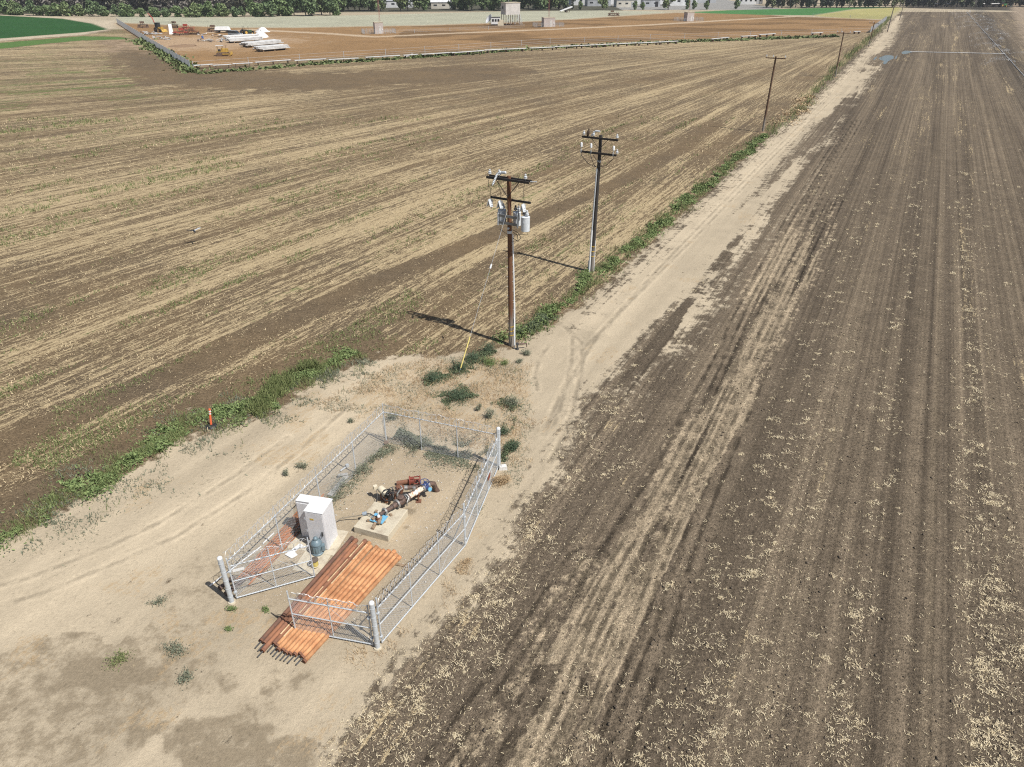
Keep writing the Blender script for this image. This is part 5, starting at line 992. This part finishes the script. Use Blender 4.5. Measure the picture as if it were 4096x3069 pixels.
t_.t.links.new(t_.b.outputs[0], mx_.inputs[1]); t_.t.links.new(tr_.outputs[0], mx_.inputs[2]); t_.t.links.new(mx_.outputs[0], t_.t.nodes['Material Output'].inputs[0]); SLAT = t_.m
def far_fence(name, pl, h, step, label, m_=SLAT, rails=False):
    P = [at(*p) for p in pl]; o = empty(name, P[0], 0, label, 'fence'); og = o.location.copy()
    for a, b in zip(P[:-1], P[1:]):
        L = (b - a).length; n = max(1, round(L / step)); d_ = (b - a) / n; nv = Vector((-d_.y, d_.x, 0)).normalized()
        for i in range(n):
            c = a + d_ * i - og; MB().tube(c, c + Vector((0, 0, h + .15)), .06, n=6).build('post', GALV, o)
            q = [c + nv * .07 + Vector((0, 0, .08)), c + d_ * .985 + nv * .07 + Vector((0, 0, .08)), c + d_ * .985 + nv * .07 + Vector((0, 0, h)), c + nv * .07 + Vector((0, 0, h))]
            if not rails: MB().add(q, [(0, 1, 2, 3)]).build('screen_panel', m_, o)
            else:
                for z in (.35, .8, h): MB().tube(c + Vector((0, 0, z)), c + d_ + Vector((0, 0, z)), .02, n=4).build('wire', GALV, o)
    return o
far_fence('screen_fence', [(762, 277), (600, 178), (470, 94)], 1.9, 6., 'grey screened chain link fence down the left side of the far yard')
far_fence('screen_fence', [(3480, 132), (3545, 84)], 1.9, 8., 'grey screened fence at the right corner of the far yard')
far_fence('wire_fence', [(775, 275), (1200, 244), (1700, 212), (2200, 176), (2600, 160), (3000, 146), (3478, 132)], 1.5, 12., 'thin wire fence along the near side of the far yard', rails=True)
far_fence('wire_fence', [(1510, 138), (1800, 126), (2100, 112)], 1.1, 14., 'low wire fence linking the left and middle mast huts', rails=True)
far_fence('wire_fence', [(3250, 66), (3400, 74), (3540, 82)], 1.2, 14., 'low wire fence behind the right end of the yard', rails=True)
# bundles of aluminium irrigation pipe lying on trestles along the near fence
seg = [(775, 263, 850, 258), (852, 262, 925, 258), (930, 256, 1010, 252), (1020, 250, 1162, 240), (1178, 243, 1304, 236), (1314, 239, 1434, 233), (1461, 230, 1599, 222), (1613, 222, 1670, 218), (1686, 218, 1800, 211), (1805, 212, 1935, 203), (1938, 201, 2104, 194), (2120, 193, 2218, 189), (2218, 187, 2315, 183), (2318, 183, 2378, 180), (2381, 180, 2462, 176), (2467, 176, 2548, 172), (2550, 173, 2632, 169), (2634, 169, 2711, 165), (2846, 157, 2914, 150), (2964, 146, 3027, 143), (3036, 140, 3100, 135), (3245, 133, 3290, 131), (3415, 127, 3440, 126)]
ORDS = 'leftmost second third fourth fifth sixth seventh eighth ninth tenth eleventh twelfth thirteenth fourteenth fifteenth sixteenth seventeenth eighteenth nineteenth twentieth twenty-first twenty-second twenty-third'.split()
for k, (ax_, ay, bx_, by) in enumerate(seg):
    a, b = at(ax_, ay, .75), at(bx_, by, .75); e = b - a; L = e.length; en = e.normalized(); sv = Vector((-en.y, en.x, 0)); lab = f'{ORDS[k]} pale irrigation pipe bundle from the left along the near yard fence'
    o = empty('pipe_bundle', (a.x, a.y, 0), 0, lab, 'pipe bundle', 'irrigation pipe bundles along the near yard fence')
    for i in range(4): MB().tube(sv * ((i - 1.5) * .17) + Vector((0, 0, .75)), Vector((e.x, e.y, .75)) + sv * ((i - 1.5) * .17), .10, n=7).smooth_build('pipe', ALU, o)
    for t in ((.08, .5, .92) if L > 6 else (.15, .85)): MB().box(Vector((e.x * t, e.y * t, .33)), (.10, .75, .66), math.atan2(e.y, e.x)).build('trestle', STEEL, o)
m = MB(); a, b = at(1618, 232), at(1650, 217, .8); m.tube((0, 0, .1), (b - a) + Vector((0, 0, .0)), .18, n=8); o = m.smooth_build('loose_pipe', ALU); o.location = a; tag(o, 'single pale pipe slipped off the trestles towards the field', 'pipe')
# big stacks of pipe inside the yard
def pipe_stack(p0, p1, nrow, lay, r, label):
    a, b = at(*p0), at(*p1); e = b - a; en = e.normalized(); sv = Vector((-en.y, en.x, 0)); o = empty('pipe_stack', a, 0, label, 'pipe stack'); g = random.Random(p0[0])
    for j in range(lay):
        for i in range(nrow - j):
            s0 = g.uniform(-.6, .6); c = sv * ((i - (nrow - j) / 2) * 2.1 * r) + Vector((0, 0, .45 + r + j * 1.8 * r)); MB().tube(c + en * s0, c + en * (e.length + s0), r, n=6).smooth_build('pipe', ALU, o)
    for t in (.1, .5, .9): MB().box(en * (e.length * t) + Vector((0, 0, .2)), (.2, nrow * 2.1 * r, .4), math.atan2(en.y, en.x)).build('bearer', WOOD, o)
pipe_stack((1030, 207), (1140, 198), 12, 3, .16, 'nearest long stack of pale pipes in the yard')
pipe_stack((978, 190), (1110, 178), 14, 3, .16, 'middle long stack of pale pipes in the yard'); pipe_stack((915, 172), (1040, 164), 12, 3, .16, 'third long stack of pale pipes behind the middle one'); pipe_stack((905, 158), (1020, 151), 16, 2, .16, 'farthest pale pipe stack in front of the car')
def machine(name, px, py, rz, label, cat): return empty(name, at(px, py), rz, label, cat)
def wheel_t(o, c, r, w_, rim=None):
    t = MB().tube(Vector(c) - Vector((0, w_ / 2, 0)), Vector(c) + Vector((0, w_ / 2, 0)), r, n=16).smooth_build('wheel', TYRE, o); MB().tube(Vector(c) - Vector((0, w_ / 2 + .02, 0)), Vector(c) + Vector((0, w_ / 2 + .02, 0)), r * .5, n=12).smooth_build('rim', rim or STEEL, t); return t
# bulldozer
o = machine('bulldozer', 893, 224, .15, 'old yellow bulldozer with canopy nearest the yard fence', 'bulldozer')
for s in (-1, 1):
    m = MB(); m.prism([(x_, s * .75, z_) for x_, z_ in ((-1.5, .25), (-1.2, .02), (1.2, .02), (1.5, .25), (1.5, .7), (1.2, .95), (-1.2, .95), (-1.5, .7))], (0, s * .45, 0)); m.build('track', STEEL, o)
MB().box((.65, 0, 1.35), (1.7, .95, .9)).build('bonnet', CATY, o); MB().box((-.3, 0, .85), (2.4, 1.2, .5)).build('frame', CATY, o); MB().box((-.75, 0, 1.35), (.5, 1.0, .5)).build('seat', BLACK, o)
for x_ in (-1.2, .1):
    for y_ in (-.55, .55): MB().tube((x_, y_, 1.1), (x_, y_, 2.45), .05, n=6).build('canopy_post', CATY, o)
MB().box((-.55, 0, 2.5), (1.9, 1.5, .10)).build('canopy', CORR, o); MB().tube((1.0, .2, 1.8), (1.0, .2, 2.5), .06, n=6).build('exhaust', STEEL, o)
m = MB(); m.prism([(2.0, -1.6, .05), (2.25, -1.6, .3), (2.2, -1.6, .95), (2.08, -1.6, .95), (2.1, -1.6, .3), (1.92, -1.6, .1)], (0, 3.2, 0)); m.build('blade', CATY, o)
for s in (-1, 1): MB().box((1.1, s * 1.3, .55), (2.0, .14, .2)).build('push_arm', CATY, o)
# backhoe
o = machine('backhoe_loader', 640, 128, -.5, 'yellow backhoe loader with its boom raised at the yard back', 'backhoe')
MB().box((.3, 0, 1.2), (2.6, 1.1, .8)).build('body', CATY, o); MB().box((-.6, 0, 2.2), (1.4, 1.3, 1.4)).build('cab', GLASS, o); MB().box((-.6, 0, 2.95), (1.6, 1.5, .12)).build('cab_roof', BLACK, o)
for x_, y_, r in ((1.2, .8, .5), (1.2, -.8, .5), (-1.0, .9, .75), (-1.0, -.9, .75)): wheel_t(o, (x_, y_, r), r, .4)
m = MB(); m.path([(-1.7, 0, 1.0), (-1.9, 0, 2.6), (-2.6, 0, 4.6), (-4.4, 0, 5.9)], .16, 6); m.build('boom', REDM, o); m = MB(); m.prism([(2.3, -1.1, .1), (2.9, -1.1, .1), (2.3, -1.1, .9)], (0, 2.2, 0)); m.build('bucket', CATY, o)
for s in (-1, 1): MB().tube((.6, s * .7, 1.5), (2.3, s * .7, .6), .09, n=6).build('loader_arm', CATY, o)
# car
o = machine('parked_car', 943, 145, -.25, 'silver blue estate car parked behind the pipe stacks', 'car')
m = MB(); m.prism([(x_, -.9, z_) for x_, z_ in ((-2.3, .4), (2.3, .4), (2.35, .85), (1.2, 1.0), (-2.3, 1.05))], (0, 1.8, 0)); m.build('body', SUVM, o); m = MB(); m.prism([(x_, -.8, z_) for x_, z_ in ((-2.2, 1.05), (1.15, 1.0), (.45, 1.62), (-2.0, 1.65))], (0, 1.6, 0)); m.build('cabin_glass', GLASS, o); MB().box((-.8, 0, 1.68), (2.5, 1.6, .07)).build('roof', SUVM, o)
for x_ in (-1.4, 1.4):
    for y_ in (-.85, .85): wheel_t(o, (x_, y_, .35), .35, .22, ALU)
for y_ in (-.65, .65): MB().box((2.36, y_, .72), (.06, .35, .16)).build('headlight', WHITEP, o)
# dark tractor
o = machine('tractor', 988, 142, .9, 'dark green tractor with tall rear wheels beside the car', 'tractor')
MB().box((.9, 0, 1.25), (2.0, .8, .75)).build('bonnet', GREENM, o); MB().box((-.6, 0, 1.1), (1.2, 1.0, .6)).build('platform', BLACK, o)
for x_, y_, r in ((-.8, .95, .95), (-.8, -.95, .95), (1.6, .75, .55), (1.6, -.75, .55)): wheel_t(o, (x_, y_, r), r, .45, CATY)
for y_ in (-.5, .5): MB().tube((-1.0, y_, 1.3), (-1.0, y_, 3.0), .06, n=6).build('roll_bar', BLACK, o)
MB().tube((1.0, .2, 1.5), (1.0, .2, 2.7), .06, n=6).build('exhaust', BLACK, o); MB().box((2.3, 0, .9), (.3, 1.6, .8)).build('front_weight', BLACK, o)
# tarped heap, flat white cover, leaning white board
def heap(name, px, py, r, h, m_, label, seed=0, cat='heap', ys=1.):
    g = random.Random(seed + px); m = MB(); n = 12; pr = []
    for j in range(5):
        t = j / 4; pr.append([(r * (1 - t) ** .7 * g.uniform(.75, 1.15) * math.cos(6.283 * i / n), ys * r * (1 - t) ** .7 * g.uniform(.75, 1.15) * math.sin(6.283 * i / n), h * t ** .8 * g.uniform(.85, 1.1)) for i in range(n)])
    vs = [v for q in pr for v in q]; fs = [(j * n + i, j * n + (i + 1) % n, (j + 1) * n + (i + 1) % n, (j + 1) * n + i) for j in range(4) for i in range(n)] + [tuple(range(4 * n, 5 * n))]
    m.add(vs, fs); o = m.build(name, m_); o.location = at(px, py); return tag(o, label, cat)
heap('tarped_heap', 1046, 150, 2.6, 2.2, TARP, 'white tarpaulin heap standing right of the dark tractor', 1, 'tarpaulin'); heap('tarped_heap', 1050, 128, 2.6, 1.6, TARP, 'second white tarpaulin heap behind the first one', 2, 'tarpaulin', .6); heap('earth_heap', 735, 185, 4.2, .5, mat('yard_earth', (.26, .165, .095), .95), 'low brown earth heap in the open yard', 3)
o = machine('flat_trailer', 893, 131, .05, 'white covered flat trailer left of the car', 'trailer'); m = MB(); m.prism([(-2.6, -1.2, .9), (2.6, -1.2, .9), (2.0, -.9, 1.9), (-2.3, -.9, 1.9)], (0, 2.2, 0)); m.build('cover', TARP, o); MB().box((0, 0, .75), (5.2, 2.2, .2)).build('bed', BLACK, o)
for x_ in (-1.6, 1.6):
    for y_ in (-1., 1.): wheel_t(o, (x_, y_, .4), .4, .25)
o = machine('white_board', 686, 138, .3, 'tall white sheet leaning back among the red implements', 'board'); MB().prism([(-.7, 0, 0), (.7, .1, 0), (.5, 1.2, 3.2), (-.5, 1.1, 3.2)], (0, .08, 0)).build('sheet', TARP, o); MB().tube((0, 1.9, 0), (0, 1.1, 2.6), .06, n=6).build('prop', STEEL, o)
def implement(px, py, rz, n, m_, label, L=5., seed=0):
    g = random.Random(seed); o = machine('farm_implement', px, py, rz, label, 'farm implement'); MB().box((0, 0, .95), (L, .22, .22)).build('main_beam', m_, o); MB().box((0, 1.3, 1.05), (L * .9, .2, .2)).build('rear_beam', m_, o)
    for i in range(n):
        x_ = -L / 2 + L * (i + .5) / n; m = MB(); m.tube((x_, -.1, .15), (x_, .12, .15), .48, n=12); m.build('disc', STEEL, o); MB().tube((x_, 0, .2), (x_, .6, 1.7 + g.uniform(-.3, .5)), .07, n=5).build('shank', m_ if i % 2 else STEEL, o)
    for i in (-1, 1): MB().box((i * L * .3, .65, 1.0), (.16, 1.5, .16)).build('cross_member', m_, o); wheel_t(o, (i * L * .36, .9, .45), .45, .3)
    MB().tube((0, -.1, 1.0), (.2, -2.0, .6), .09, n=6).build('drawbar', m_, o); MB().box((g.uniform(-.8, .8), .5, 1.9), (1.5, .8, .7)).build('hopper', m_, o); return o
implement(722, 142, .2, 7, REDM, 'red farm implement left of the rusty one in the yard', 5., 1); implement(768, 139, -.3, 8, mat('orange_brown_machine', (.36, .17, .09), .7), 'orange brown toothed implement in the middle of the yard', 5.4, 2); implement(752, 124, .1, 6, REDM, 'second red implement behind the orange brown one', 5., 3); implement(573, 112, .3, 5, STEEL, 'dark rusty implement at the far left back of the yard', 4., 4); implement(690, 112, -.4, 5, STEEL, 'rusty implement with raised bars behind the white sheet', 4.5, 5); implement(850, 128, .2, 5, STEEL, 'small rusty frame between implements and white trailer', 3.5, 6); implement(2455, 64, .1, 6, STEEL, 'rusty implement standing alone beyond the yard centre', 5.5, 7)
def scrap(px, py, n, L, m_, label, seed):
    g = random.Random(seed); o = machine('scrap_pile', px, py, 0, label, 'scrap')
    for i in range(n):
        a = g.uniform(0, 3.14); c = Vector((g.uniform(-L, L), g.uniform(-L * .5, L * .5), g.uniform(.1, .8))); MB().box(c, (g.uniform(.8, 2.4), g.uniform(.1, .7), g.uniform(.06, .25)), mtx=Matrix.Rotation(a, 3, 'Z') @ Matrix.Rotation(g.uniform(-.3, .3), 3, 'Y')).build('piece', m_[i % len(m_)], o)
scrap(590, 138, 26, 4.5, (ALU, GALV, ALU, STEEL), 'grey metal scrap pile inside the left yard fence', 1); scrap(640, 158, 14, 3.0, (ALU, GALV), 'smaller pale scrap pile nearer the corner', 2); scrap(845, 168, 18, 4., (GWOOD, ALU, STEEL), 'grey tangle of irrigation fittings left of the pipe stacks', 3); scrap(806, 140, 5, 1.2, (TARP, STEEL), 'few pale boxes right of the implements', 4); scrap(870, 150, 6, 1.5, (TARP, BLACK, STEEL), 'small mixed pile before the white trailer', 5)
o = MB().lathe([(.3, 0), (.32, .05), (.32, .85), (.3, .9)], n=14).smooth_build('blue_barrel', mat('barrel_blue', (.05, .14, .42), .4)); o.location = at(811, 156); tag(o, 'blue barrel standing alone in the yard', 'barrel')
# ------------------------------------------------------------------ radio mast huts
def hut(px, py, wx_, dy_, h, label, mlabel, rz=0.):
    b = at(px, py); o = empty('mast_hut', b, rz, label, 'hut', 'mast huts'); MB().box((0, 0, h / 2), (wx_, dy_, h)).build('wall', SHEDM, o); MB().box((0, 0, h + .07), (wx_ + .2, dy_ + .2, .14)).build('roof', CONC, o); MB().box((wx_ * .12, -dy_ / 2 - .02, 1.05), (.9, .05, 2.1)).build('door', CORR, o); MB().box((wx_ * .38, -dy_ / 2 - .05, 1.3), (.35, .12, .5)).build('meter_box', WHITEP, o); MB().box((wx_ * .12, -dy_ / 2 - .06, 2.2), (.3, .1, .2)).build('lamp', WHITEP, o)
    f = empty('hut_fence', b, rz, label.replace('hut', 'low mesh fence round the hut', 1), 'fence')
    for sx_, sy_, L, ax_ in ((0, -3.2, 11, 0), (0, 3.2, 11, 0), (-5.5, 0, 6.4, 1), (5.5, 0, 6.4, 1)):
        n = 6
        for i in range(n + 1):
            t = (i / n - .5) * L; c = (sx_ + (t if not ax_ else 0), sy_ + (t if ax_ else 0), 0); MB().tube(c, (c[0], c[1], 1.5), .05, n=5).build('post', GALV, f)
        for k in range(5): z = .25 + k * .29; A = (sx_ - (L / 2 if not ax_ else 0), sy_ - (L / 2 if ax_ else 0), z); B_ = (sx_ + (L / 2 if not ax_ else 0), sy_ + (L / 2 if ax_ else 0), z); MB().tube(A, B_, .02, n=4).build('wire', GALV, f)
    t = empty('radio_mast', b + Vector((.3, dy_ / 2 + .9, 0)), 0, mlabel, 'mast', 'red radio masts'); HH = 48; c3 = [(.26 * math.cos(R(a)), .26 * math.sin(R(a))) for a in (90, 210, 330)]
    for c in c3: MB().tube((c[0], c[1], 0), (c[0], c[1], HH), .025, n=5).build('leg', MASTR, t)
    m = MB(); n = 60
    for i in range(n):
        for k in range(3): a, c = c3[k], c3[(k + 1) % 3]; m.tube((a[0], a[1], i * HH / n), (c[0], c[1], (i + 1) * HH / n), .012, n=3, caps=False)
    tag(m.build('lacing', MASTR, t), kind='stuff')
hut(1515, 134, 2.9, 2.9, 3.5, 'pinkish square hut at the foot of the left mast', 'red lattice mast behind the left hut', .35); hut(2193, 107, 4.6, 3.2, 3.2, 'pinkish wide hut at the foot of the middle mast', 'red lattice mast behind the middle hut', .25); hut(2754, 85, 3.3, 3.0, 3.4, 'pinkish small hut at the foot of the right mast', 'red lattice mast behind the right hut', .3)
# ------------------------------------------------------------------ building raised on legs, with dishes
o = machine('raised_building', 2042, 100, .45, 'pale clad building raised on a forest of legs', 'building')
MB().box((0, 0, 5.9), (6.4, 4.6, 4.2)).build('wall', CORR, o); MB().box((0, 0, 8.08), (6.7, 4.9, .16)).build('roof', CONC, o)
for x_ in (-3, -1, 1, 3):
    for y_ in (-2.1, 0, 2.1): MB().tube((x_, y_, 0), (x_, y_, 3.8), .12, n=6).build('leg', STEEL, o)
for x_ in (-3, -1, 1):
    MB().tube((x_, -2.1, .2), (x_ + 2, -2.1, 3.6), .06, n=5).build('cross_brace', GALV, o); MB().tube((x_ + 2, -2.1, .2), (x_, -2.1, 3.6), .06, n=5).build('cross_brace', GALV, o)
for i in range(10): MB().box((4.0, -1.6 + i * .3, .3 + i * .36), (1.0, .3, .06)).build('stair_tread', GALV, o)
for x_ in (3.5, 4.5): MB().tube((x_, -1.8, .2), (x_, 1.4, 3.9), .07, n=5).build('stair_string', GALV, o); MB().tube((x_, -1.8, 1.2), (x_, 1.4, 4.9), .04, n=5).build('handrail', GALV, o)
MB().box((3.22, .6, 5.3), (.06, 1.0, 2.2)).build('door', BLACK, o); MB().box((-3.22, .5, 6.2), (.06, 1.2, 1.0)).build('window', GLASS, o)
def dish(parent_loc, r, axis, base_h, label):
    o = empty('satellite_dish', parent_loc, 0, label, 'dish'); ax_ = Vector(axis).normalized(); c = Vector((0, 0, base_h)); m = MB(); pr = [(r * t, .35 * r * t * t) for t in np.linspace(0.02, 1, 8)]; m.lathe(pr + [(q[0] * .97, q[1] + .03) for q in pr[::-1]], c, ax_, 22); m.smooth_build('reflector', WHITEP, o); MB().tube((0, 0, 0), c, .12, n=8).build('pedestal', GALV, o)
    a = ax_.orthogonal().normalized(); b = ax_.cross(a)
    for k in range(3): t = k * 2.094; MB().tube(c + ax_ * (.33 * r) + (a * math.cos(t) + b * math.sin(t)) * r * .9, c + ax_ * r * .95, .025, n=4).build('feed_strut', GALV, o)
    MB().tube(c + ax_ * r * .9, c + ax_ * r * 1.05, .1, n=8).build('feed_horn', GALV, o)
rb = at(2042, 100); dish(rb + Vector((-.8, 0, 8.16)), 1.3, (.25, -.8, .5), 1.7, 'white dish on the roof of the raised building'); dish(at(1960, 101), 1.9, (-.75, -.35, .55), 2.0, 'large pale dish on the ground left of the raised building')
o = machine('site_trailer', 1982, 102, .1, 'small white site trailer with three windows under the big dish', 'trailer'); MB().box((0, 0, 1.7), (3.6, 2.4, 2.4)).build('body', WHITEP, o); MB().box((0, 0, 2.95), (3.8, 2.6, .12)).build('roof', BLACK, o); MB().box((0, 0, .4), (3.4, 2.2, .2)).build('chassis', BLACK, o)
for i in range(3): MB().box((-1.1 + i * 1.1, -1.22, 1.9), (.75, .05, .9)).build('window', GLASS, o)
for y_ in (-1, 1): wheel_t(o, (0, y_, .4), .4, .25)
o = MB().box((0, 0, 1.), (2.4, 2., 2.), .1).build('generator_box', CREAM); o.location = at(2002, 102); tag(o, 'cream box between site trailer and raised building', 'box')
o = machine('tipped_trailer', 2264, 50, .25, 'white flat trailer tipped nose up beyond the yard', 'trailer'); MB().box((0, 0, 1.6), (6.5, 2.2, .35), mtx=Matrix.Rotation(-.3, 3, 'Y')).build('bed', TARP, o); wheel_t(o, (0, -1, .5), .5, .3); wheel_t(o, (0, 1, .5), .5, .3); MB().tube((1.8, 0, 0), (1.8, 0, 1.9), .12, n=6).build('prop', STEEL, o)
# ------------------------------------------------------------------ trailers by the windbreak
def pipe_trailer(px, py, L, label):
    o = machine('pipe_trailer', px, py, .05, label, 'trailer'); MB().box((0, 0, .9), (L, .3, .3)).build('spine', STEEL, o)
    for i in range(6): MB().tube((-L / 2 - .3, -.9 + i * .36, 1.5 + .12 * (i % 2)), (L / 2 + .3, -.9 + i * .36, 1.6 + .12 * (i % 2)), .18, n=6).smooth_build('pipe', ALU, o)
    for t in (-.35, 0, .35): MB().box((L * t, 0, 1.2), (.2, 2.2, .5)).build('bunk', STEEL, o)
    for x_ in (-L * .28, L * .2):
        for y_ in (-1, 1): wheel_t(o, (x_, y_, .45), .45, .3)
pipe_trailer(3768, 28, 11.5, 'pipe trailer parked alone before the windbreak'); pipe_trailer(3958, 28, 12.5, 'pipe trailer hitched behind the green tractor')
o = machine('tractor', 4008, 29, .05, 'bright green tractor at the far end of the tilled field', 'tractor'); GRM = mat('bright_machine_green', (.06, .26, .07), .5); MB().box((1.0, 0, 1.3), (2.2, .9, .9)).build('bonnet', GRM, o); MB().box((-.5, 0, 2.2), (1.5, 1.5, 1.7)).build('cab', GLASS, o); MB().box((-.5, 0, 3.1), (1.7, 1.7, .15)).build('cab_roof', GRM, o)
for x_, y_, r in ((-.7, 1., .95), (-.7, -1., .95), (1.7, .85, .6), (1.7, -.85, .6)): wheel_t(o, (x_, y_, r), r, .5, CATY)
# ------------------------------------------------------------------ white industrial buildings beyond
IND = [mat('white_cladding', (.66, .66, .65), .6, 0, .12, .2), mat('grey_cladding', (.42, .43, .44), .6, 0, .2, .2), mat('cream_cladding', (.58, .54, .46), .7, 0, .15, .2)]
def block(px, py, w_, dp, h, k, label, win=4, rz=.1, roof=0):
    o = machine('industrial_building', px, py, rz, label, 'building'); MB().box((0, 0, h / 2), (w_, dp, h)).build('wall', IND[k], o)
    if roof: MB().prism([(-w_ / 2 - .3, -dp / 2 - .3, h), (-w_ / 2 - .3, 0, h + roof), (-w_ / 2 - .3, dp / 2 + .3, h)], (w_ + .6, 0, 0)).build('roof', IND[(k + 1) % 3], o)
    else: MB().box((0, 0, h + .12), (w_ + .4, dp + .4, .24)).build('roof', IND[(k + 1) % 2], o)
    for i in range(win): MB().box((-w_ / 2 + w_ * (i + .5) / win, -dp / 2 - .03, h * .55), (w_ / win * .4, .06, h * .22)).build('window', GLASS, o)
    MB().box((w_ * .3, -dp / 2 - .04, min(h * .4, 1.6)), (1.8, .08, min(h * .8, 3.2))).build('door', IND[1] if k != 1 else BLACK, o)
names = ['left end white', 'low grey', 'white gabled', 'pale cream', 'long white', 'small grey', 'broad white', 'white flat roofed', 'grey gabled', 'narrow white', 'cream gabled', 'far white']
spec = [(2330, 20, 16, 9, 5, 0, 4, 0), (2390, 24, 14, 8, 3.5, 1, 3, 0), (2460, 16, 20, 10, 6, 0, 5, 2), (2500, 28, 12, 7, 3.5, 2, 3, 0), (2560, 16, 26, 10, 6, 0, 6, 0), (2600, 27, 10, 6, 3.5, 1, 2, 0), (2650, 14, 26, 12, 6.5, 0, 5, 0), (2720, 22, 18, 8, 4.5, 0, 4, 0), (2780, 12, 24, 10, 6, 1, 5, 2), (2380, 8, 20, 10, 8, 0, 4, 0), (2480, 4, 30, 12, 9, 2, 6, 2), (2620, 2, 34, 12, 10, 0, 7, 0)]
for nme, (px, py, w_, dp, h, k, wn, rf) in zip(names, spec): block(px, py, w_, dp, h, k, f'{nme} building in the industrial group beyond the yard', wn, .12, rf)
block(2995, 17, 15, 6, 3.8, 0, 'long white house with small windows left of the windbreak', 5, .05, 0); block(1590, 30, 18, 7, 3.5, 0, 'white roofed shed glimpsed through the wood behind the left mast', 4, .1, 1); block(1775, 34, 14, 7, 3.2, 2, 'cream shed glimpsed in a gap of the wood', 3, .1, 1); block(1310, 22, 9, 6, 5, 0, 'white shed glimpsed among trees left of the left mast', 2, .1, 1)
# ------------------------------------------------------------------ sprinkler line, main and puddles
SP0, SPd = np.array([112.28, 168.46]), np.array([.447, .894]); lo = Vector((100.5, 145., 0)); le = Vector((238., 420., 0))
so_ = empty('sprinkler_line', lo, 0, 'long white sprinkler line across the tilled field', 'sprinkler line'); e = le - lo; nseg = 30
for i in range(nseg): MB().tube(e * (i / nseg) + Vector((0, 0, .10)), e * ((i + .985) / nseg) + Vector((0, 0, .10)), .06, n=6).smooth_build('pipe', ALU, so_)
WAT = NT('water_spray'); WAT.col((.85, .88, .9)); WAT.b.inputs['Roughness'].default_value = .25; WAT.b.inputs['Transmission Weight'].default_value = .35; WAT = WAT.m
sr = np.random.default_rng(5)
for i in range(0, nseg, 2):
    c = e * ((i + .5) / nseg) + Vector((0, 0, .1)); MB().tube(c, c + Vector((0, 0, .75)), .02, n=5).build('riser', ALU, so_); MB().box(c + Vector((0, 0, .8)), (.10, .06, .10)).build('sprinkler_head', CATY, so_)
    # each head throws two bent jets of drops
    pts = []; sz = []
    for az in (sr.uniform(0, 6.28), sr.uniform(0, 6.28)):
        n = 300; t = sr.random(n) ** .8; r_ = t * 8.5; z = .85 + 3.4 * t - 3.9 * t * t; sp_ = .04 + .45 * t
        pts.append(np.stack([c.x + np.cos(az + .12 * t) * r_ + sr.normal(0, 1, n) * sp_, c.y + np.sin(az + .12 * t) * r_ + sr.normal(0, 1, n) * sp_, np.clip(z + sr.normal(0, 1, n) * sp_ * .6, .02, None)], 1)); sz.append(sr.uniform(.025, .06, n))
    p = np.concatenate(pts); q = np.concatenate(sz); v, f = leaves(p, q * 1.6, sr, 0., .8); tag(link('water_jet', fast_mesh('water_jet', v, f), WAT, so_), kind='stuff')
a, b = at(3640, 208, .1), at(4022, 216, .1); m = empty('main_pipe', (a.x, a.y, 0), 0, 'white supply main running from the puddles to the sprinkler line', 'pipe')
for i in range(4): MB().tube((b - a) * (i / 4) + Vector((0, 0, .14)), (b - a) * ((i + .985) / 4) + Vector((0, 0, .14)), .09, n=8).smooth_build('pipe_length', ALU, m)
wt = NT('muddy_water'); wt.col((.10, .11, .115)); wt.b.inputs['Roughness'].default_value = .05; wt.b.inputs['IOR'].default_value = 1.33; wt.b.inputs['Specular IOR Level'].default_value = .8
for nm, pg in (('large', [(3515, 233), (3528, 226), (3540, 222), (3560, 221), (3574, 224), (3575, 234), (3562, 240), (3552, 246), (3546, 254), (3538, 258), (3532, 254), (3536, 244), (3528, 242), (3520, 240)]), ('narrow', [(3493, 238), (3500, 230), (3508, 226), (3506, 233), (3498, 241)]), ('right hand', [(3606, 209), (3620, 203), (3640, 204), (3655, 208), (3640, 212), (3620, 217), (3608, 216)]), ('small', [(3580, 232), (3586, 224), (3590, 220), (3588, 230), (3583, 238)])):
    P = [at(*p, .012) for p in pg]; mb = MB(); mb.add(P, [tuple(range(len(P)))]); o = mb.build('puddle', wt.m); tag(o, f'{nm} puddle of spilt irrigation water by the supply main', 'puddle', kind='structure')
# bird flying low over the stubble
o = empty('flying_bird', at(776, 924, 1.2), .6, 'small black and white bird flying low over the stubble', 'bird'); m = MB(); m.lathe([(.01, -.3), (.06, -.12), (.08, .05), (.05, .2), (.04, .26), (.01, .32)], (0, 0, 0), (0, 1, .1), 10); m.prism([(-.05, -.25, 0), (.05, -.25, 0), (.09, -.5, 0), (-.09, -.5, 0)], (0, 0, .015)); m.smooth_build('body', BLACK, o)
for s in (-1, 1): MB().prism([(s * .05, .12, .03), (s * .45, .10, .16), (s * .62, -.06, .18), (s * .35, -.10, .12), (s * .05, -.10, .03)], (0, 0, .015)).build('wing', PORC if s > 0 else BLACK, o)

# ------------------------------------------------------------------ thin summer haze
hz = MB().box((0, 1050, 24), (5200, 3000, 54)).build('haze', None); hm = bpy.data.materials.new('haze_air'); hm.use_nodes = True; ht = hm.node_tree; ht.nodes.remove(ht.nodes['Principled BSDF']); pv_ = ht.nodes.new('ShaderNodeVolumePrincipled'); pv_.inputs['Color'].default_value = (.93, .95, 1., 1); pv_.inputs['Density'].default_value = .00016; pv_.inputs['Anisotropy'].default_value = .2
ht.links.new(pv_.outputs[0], ht.nodes['Material Output'].inputs['Volume']); hz.data.materials.append(hm); tag(hz, 'thin pale summer haze over the fields', 'haze', kind='stuff')
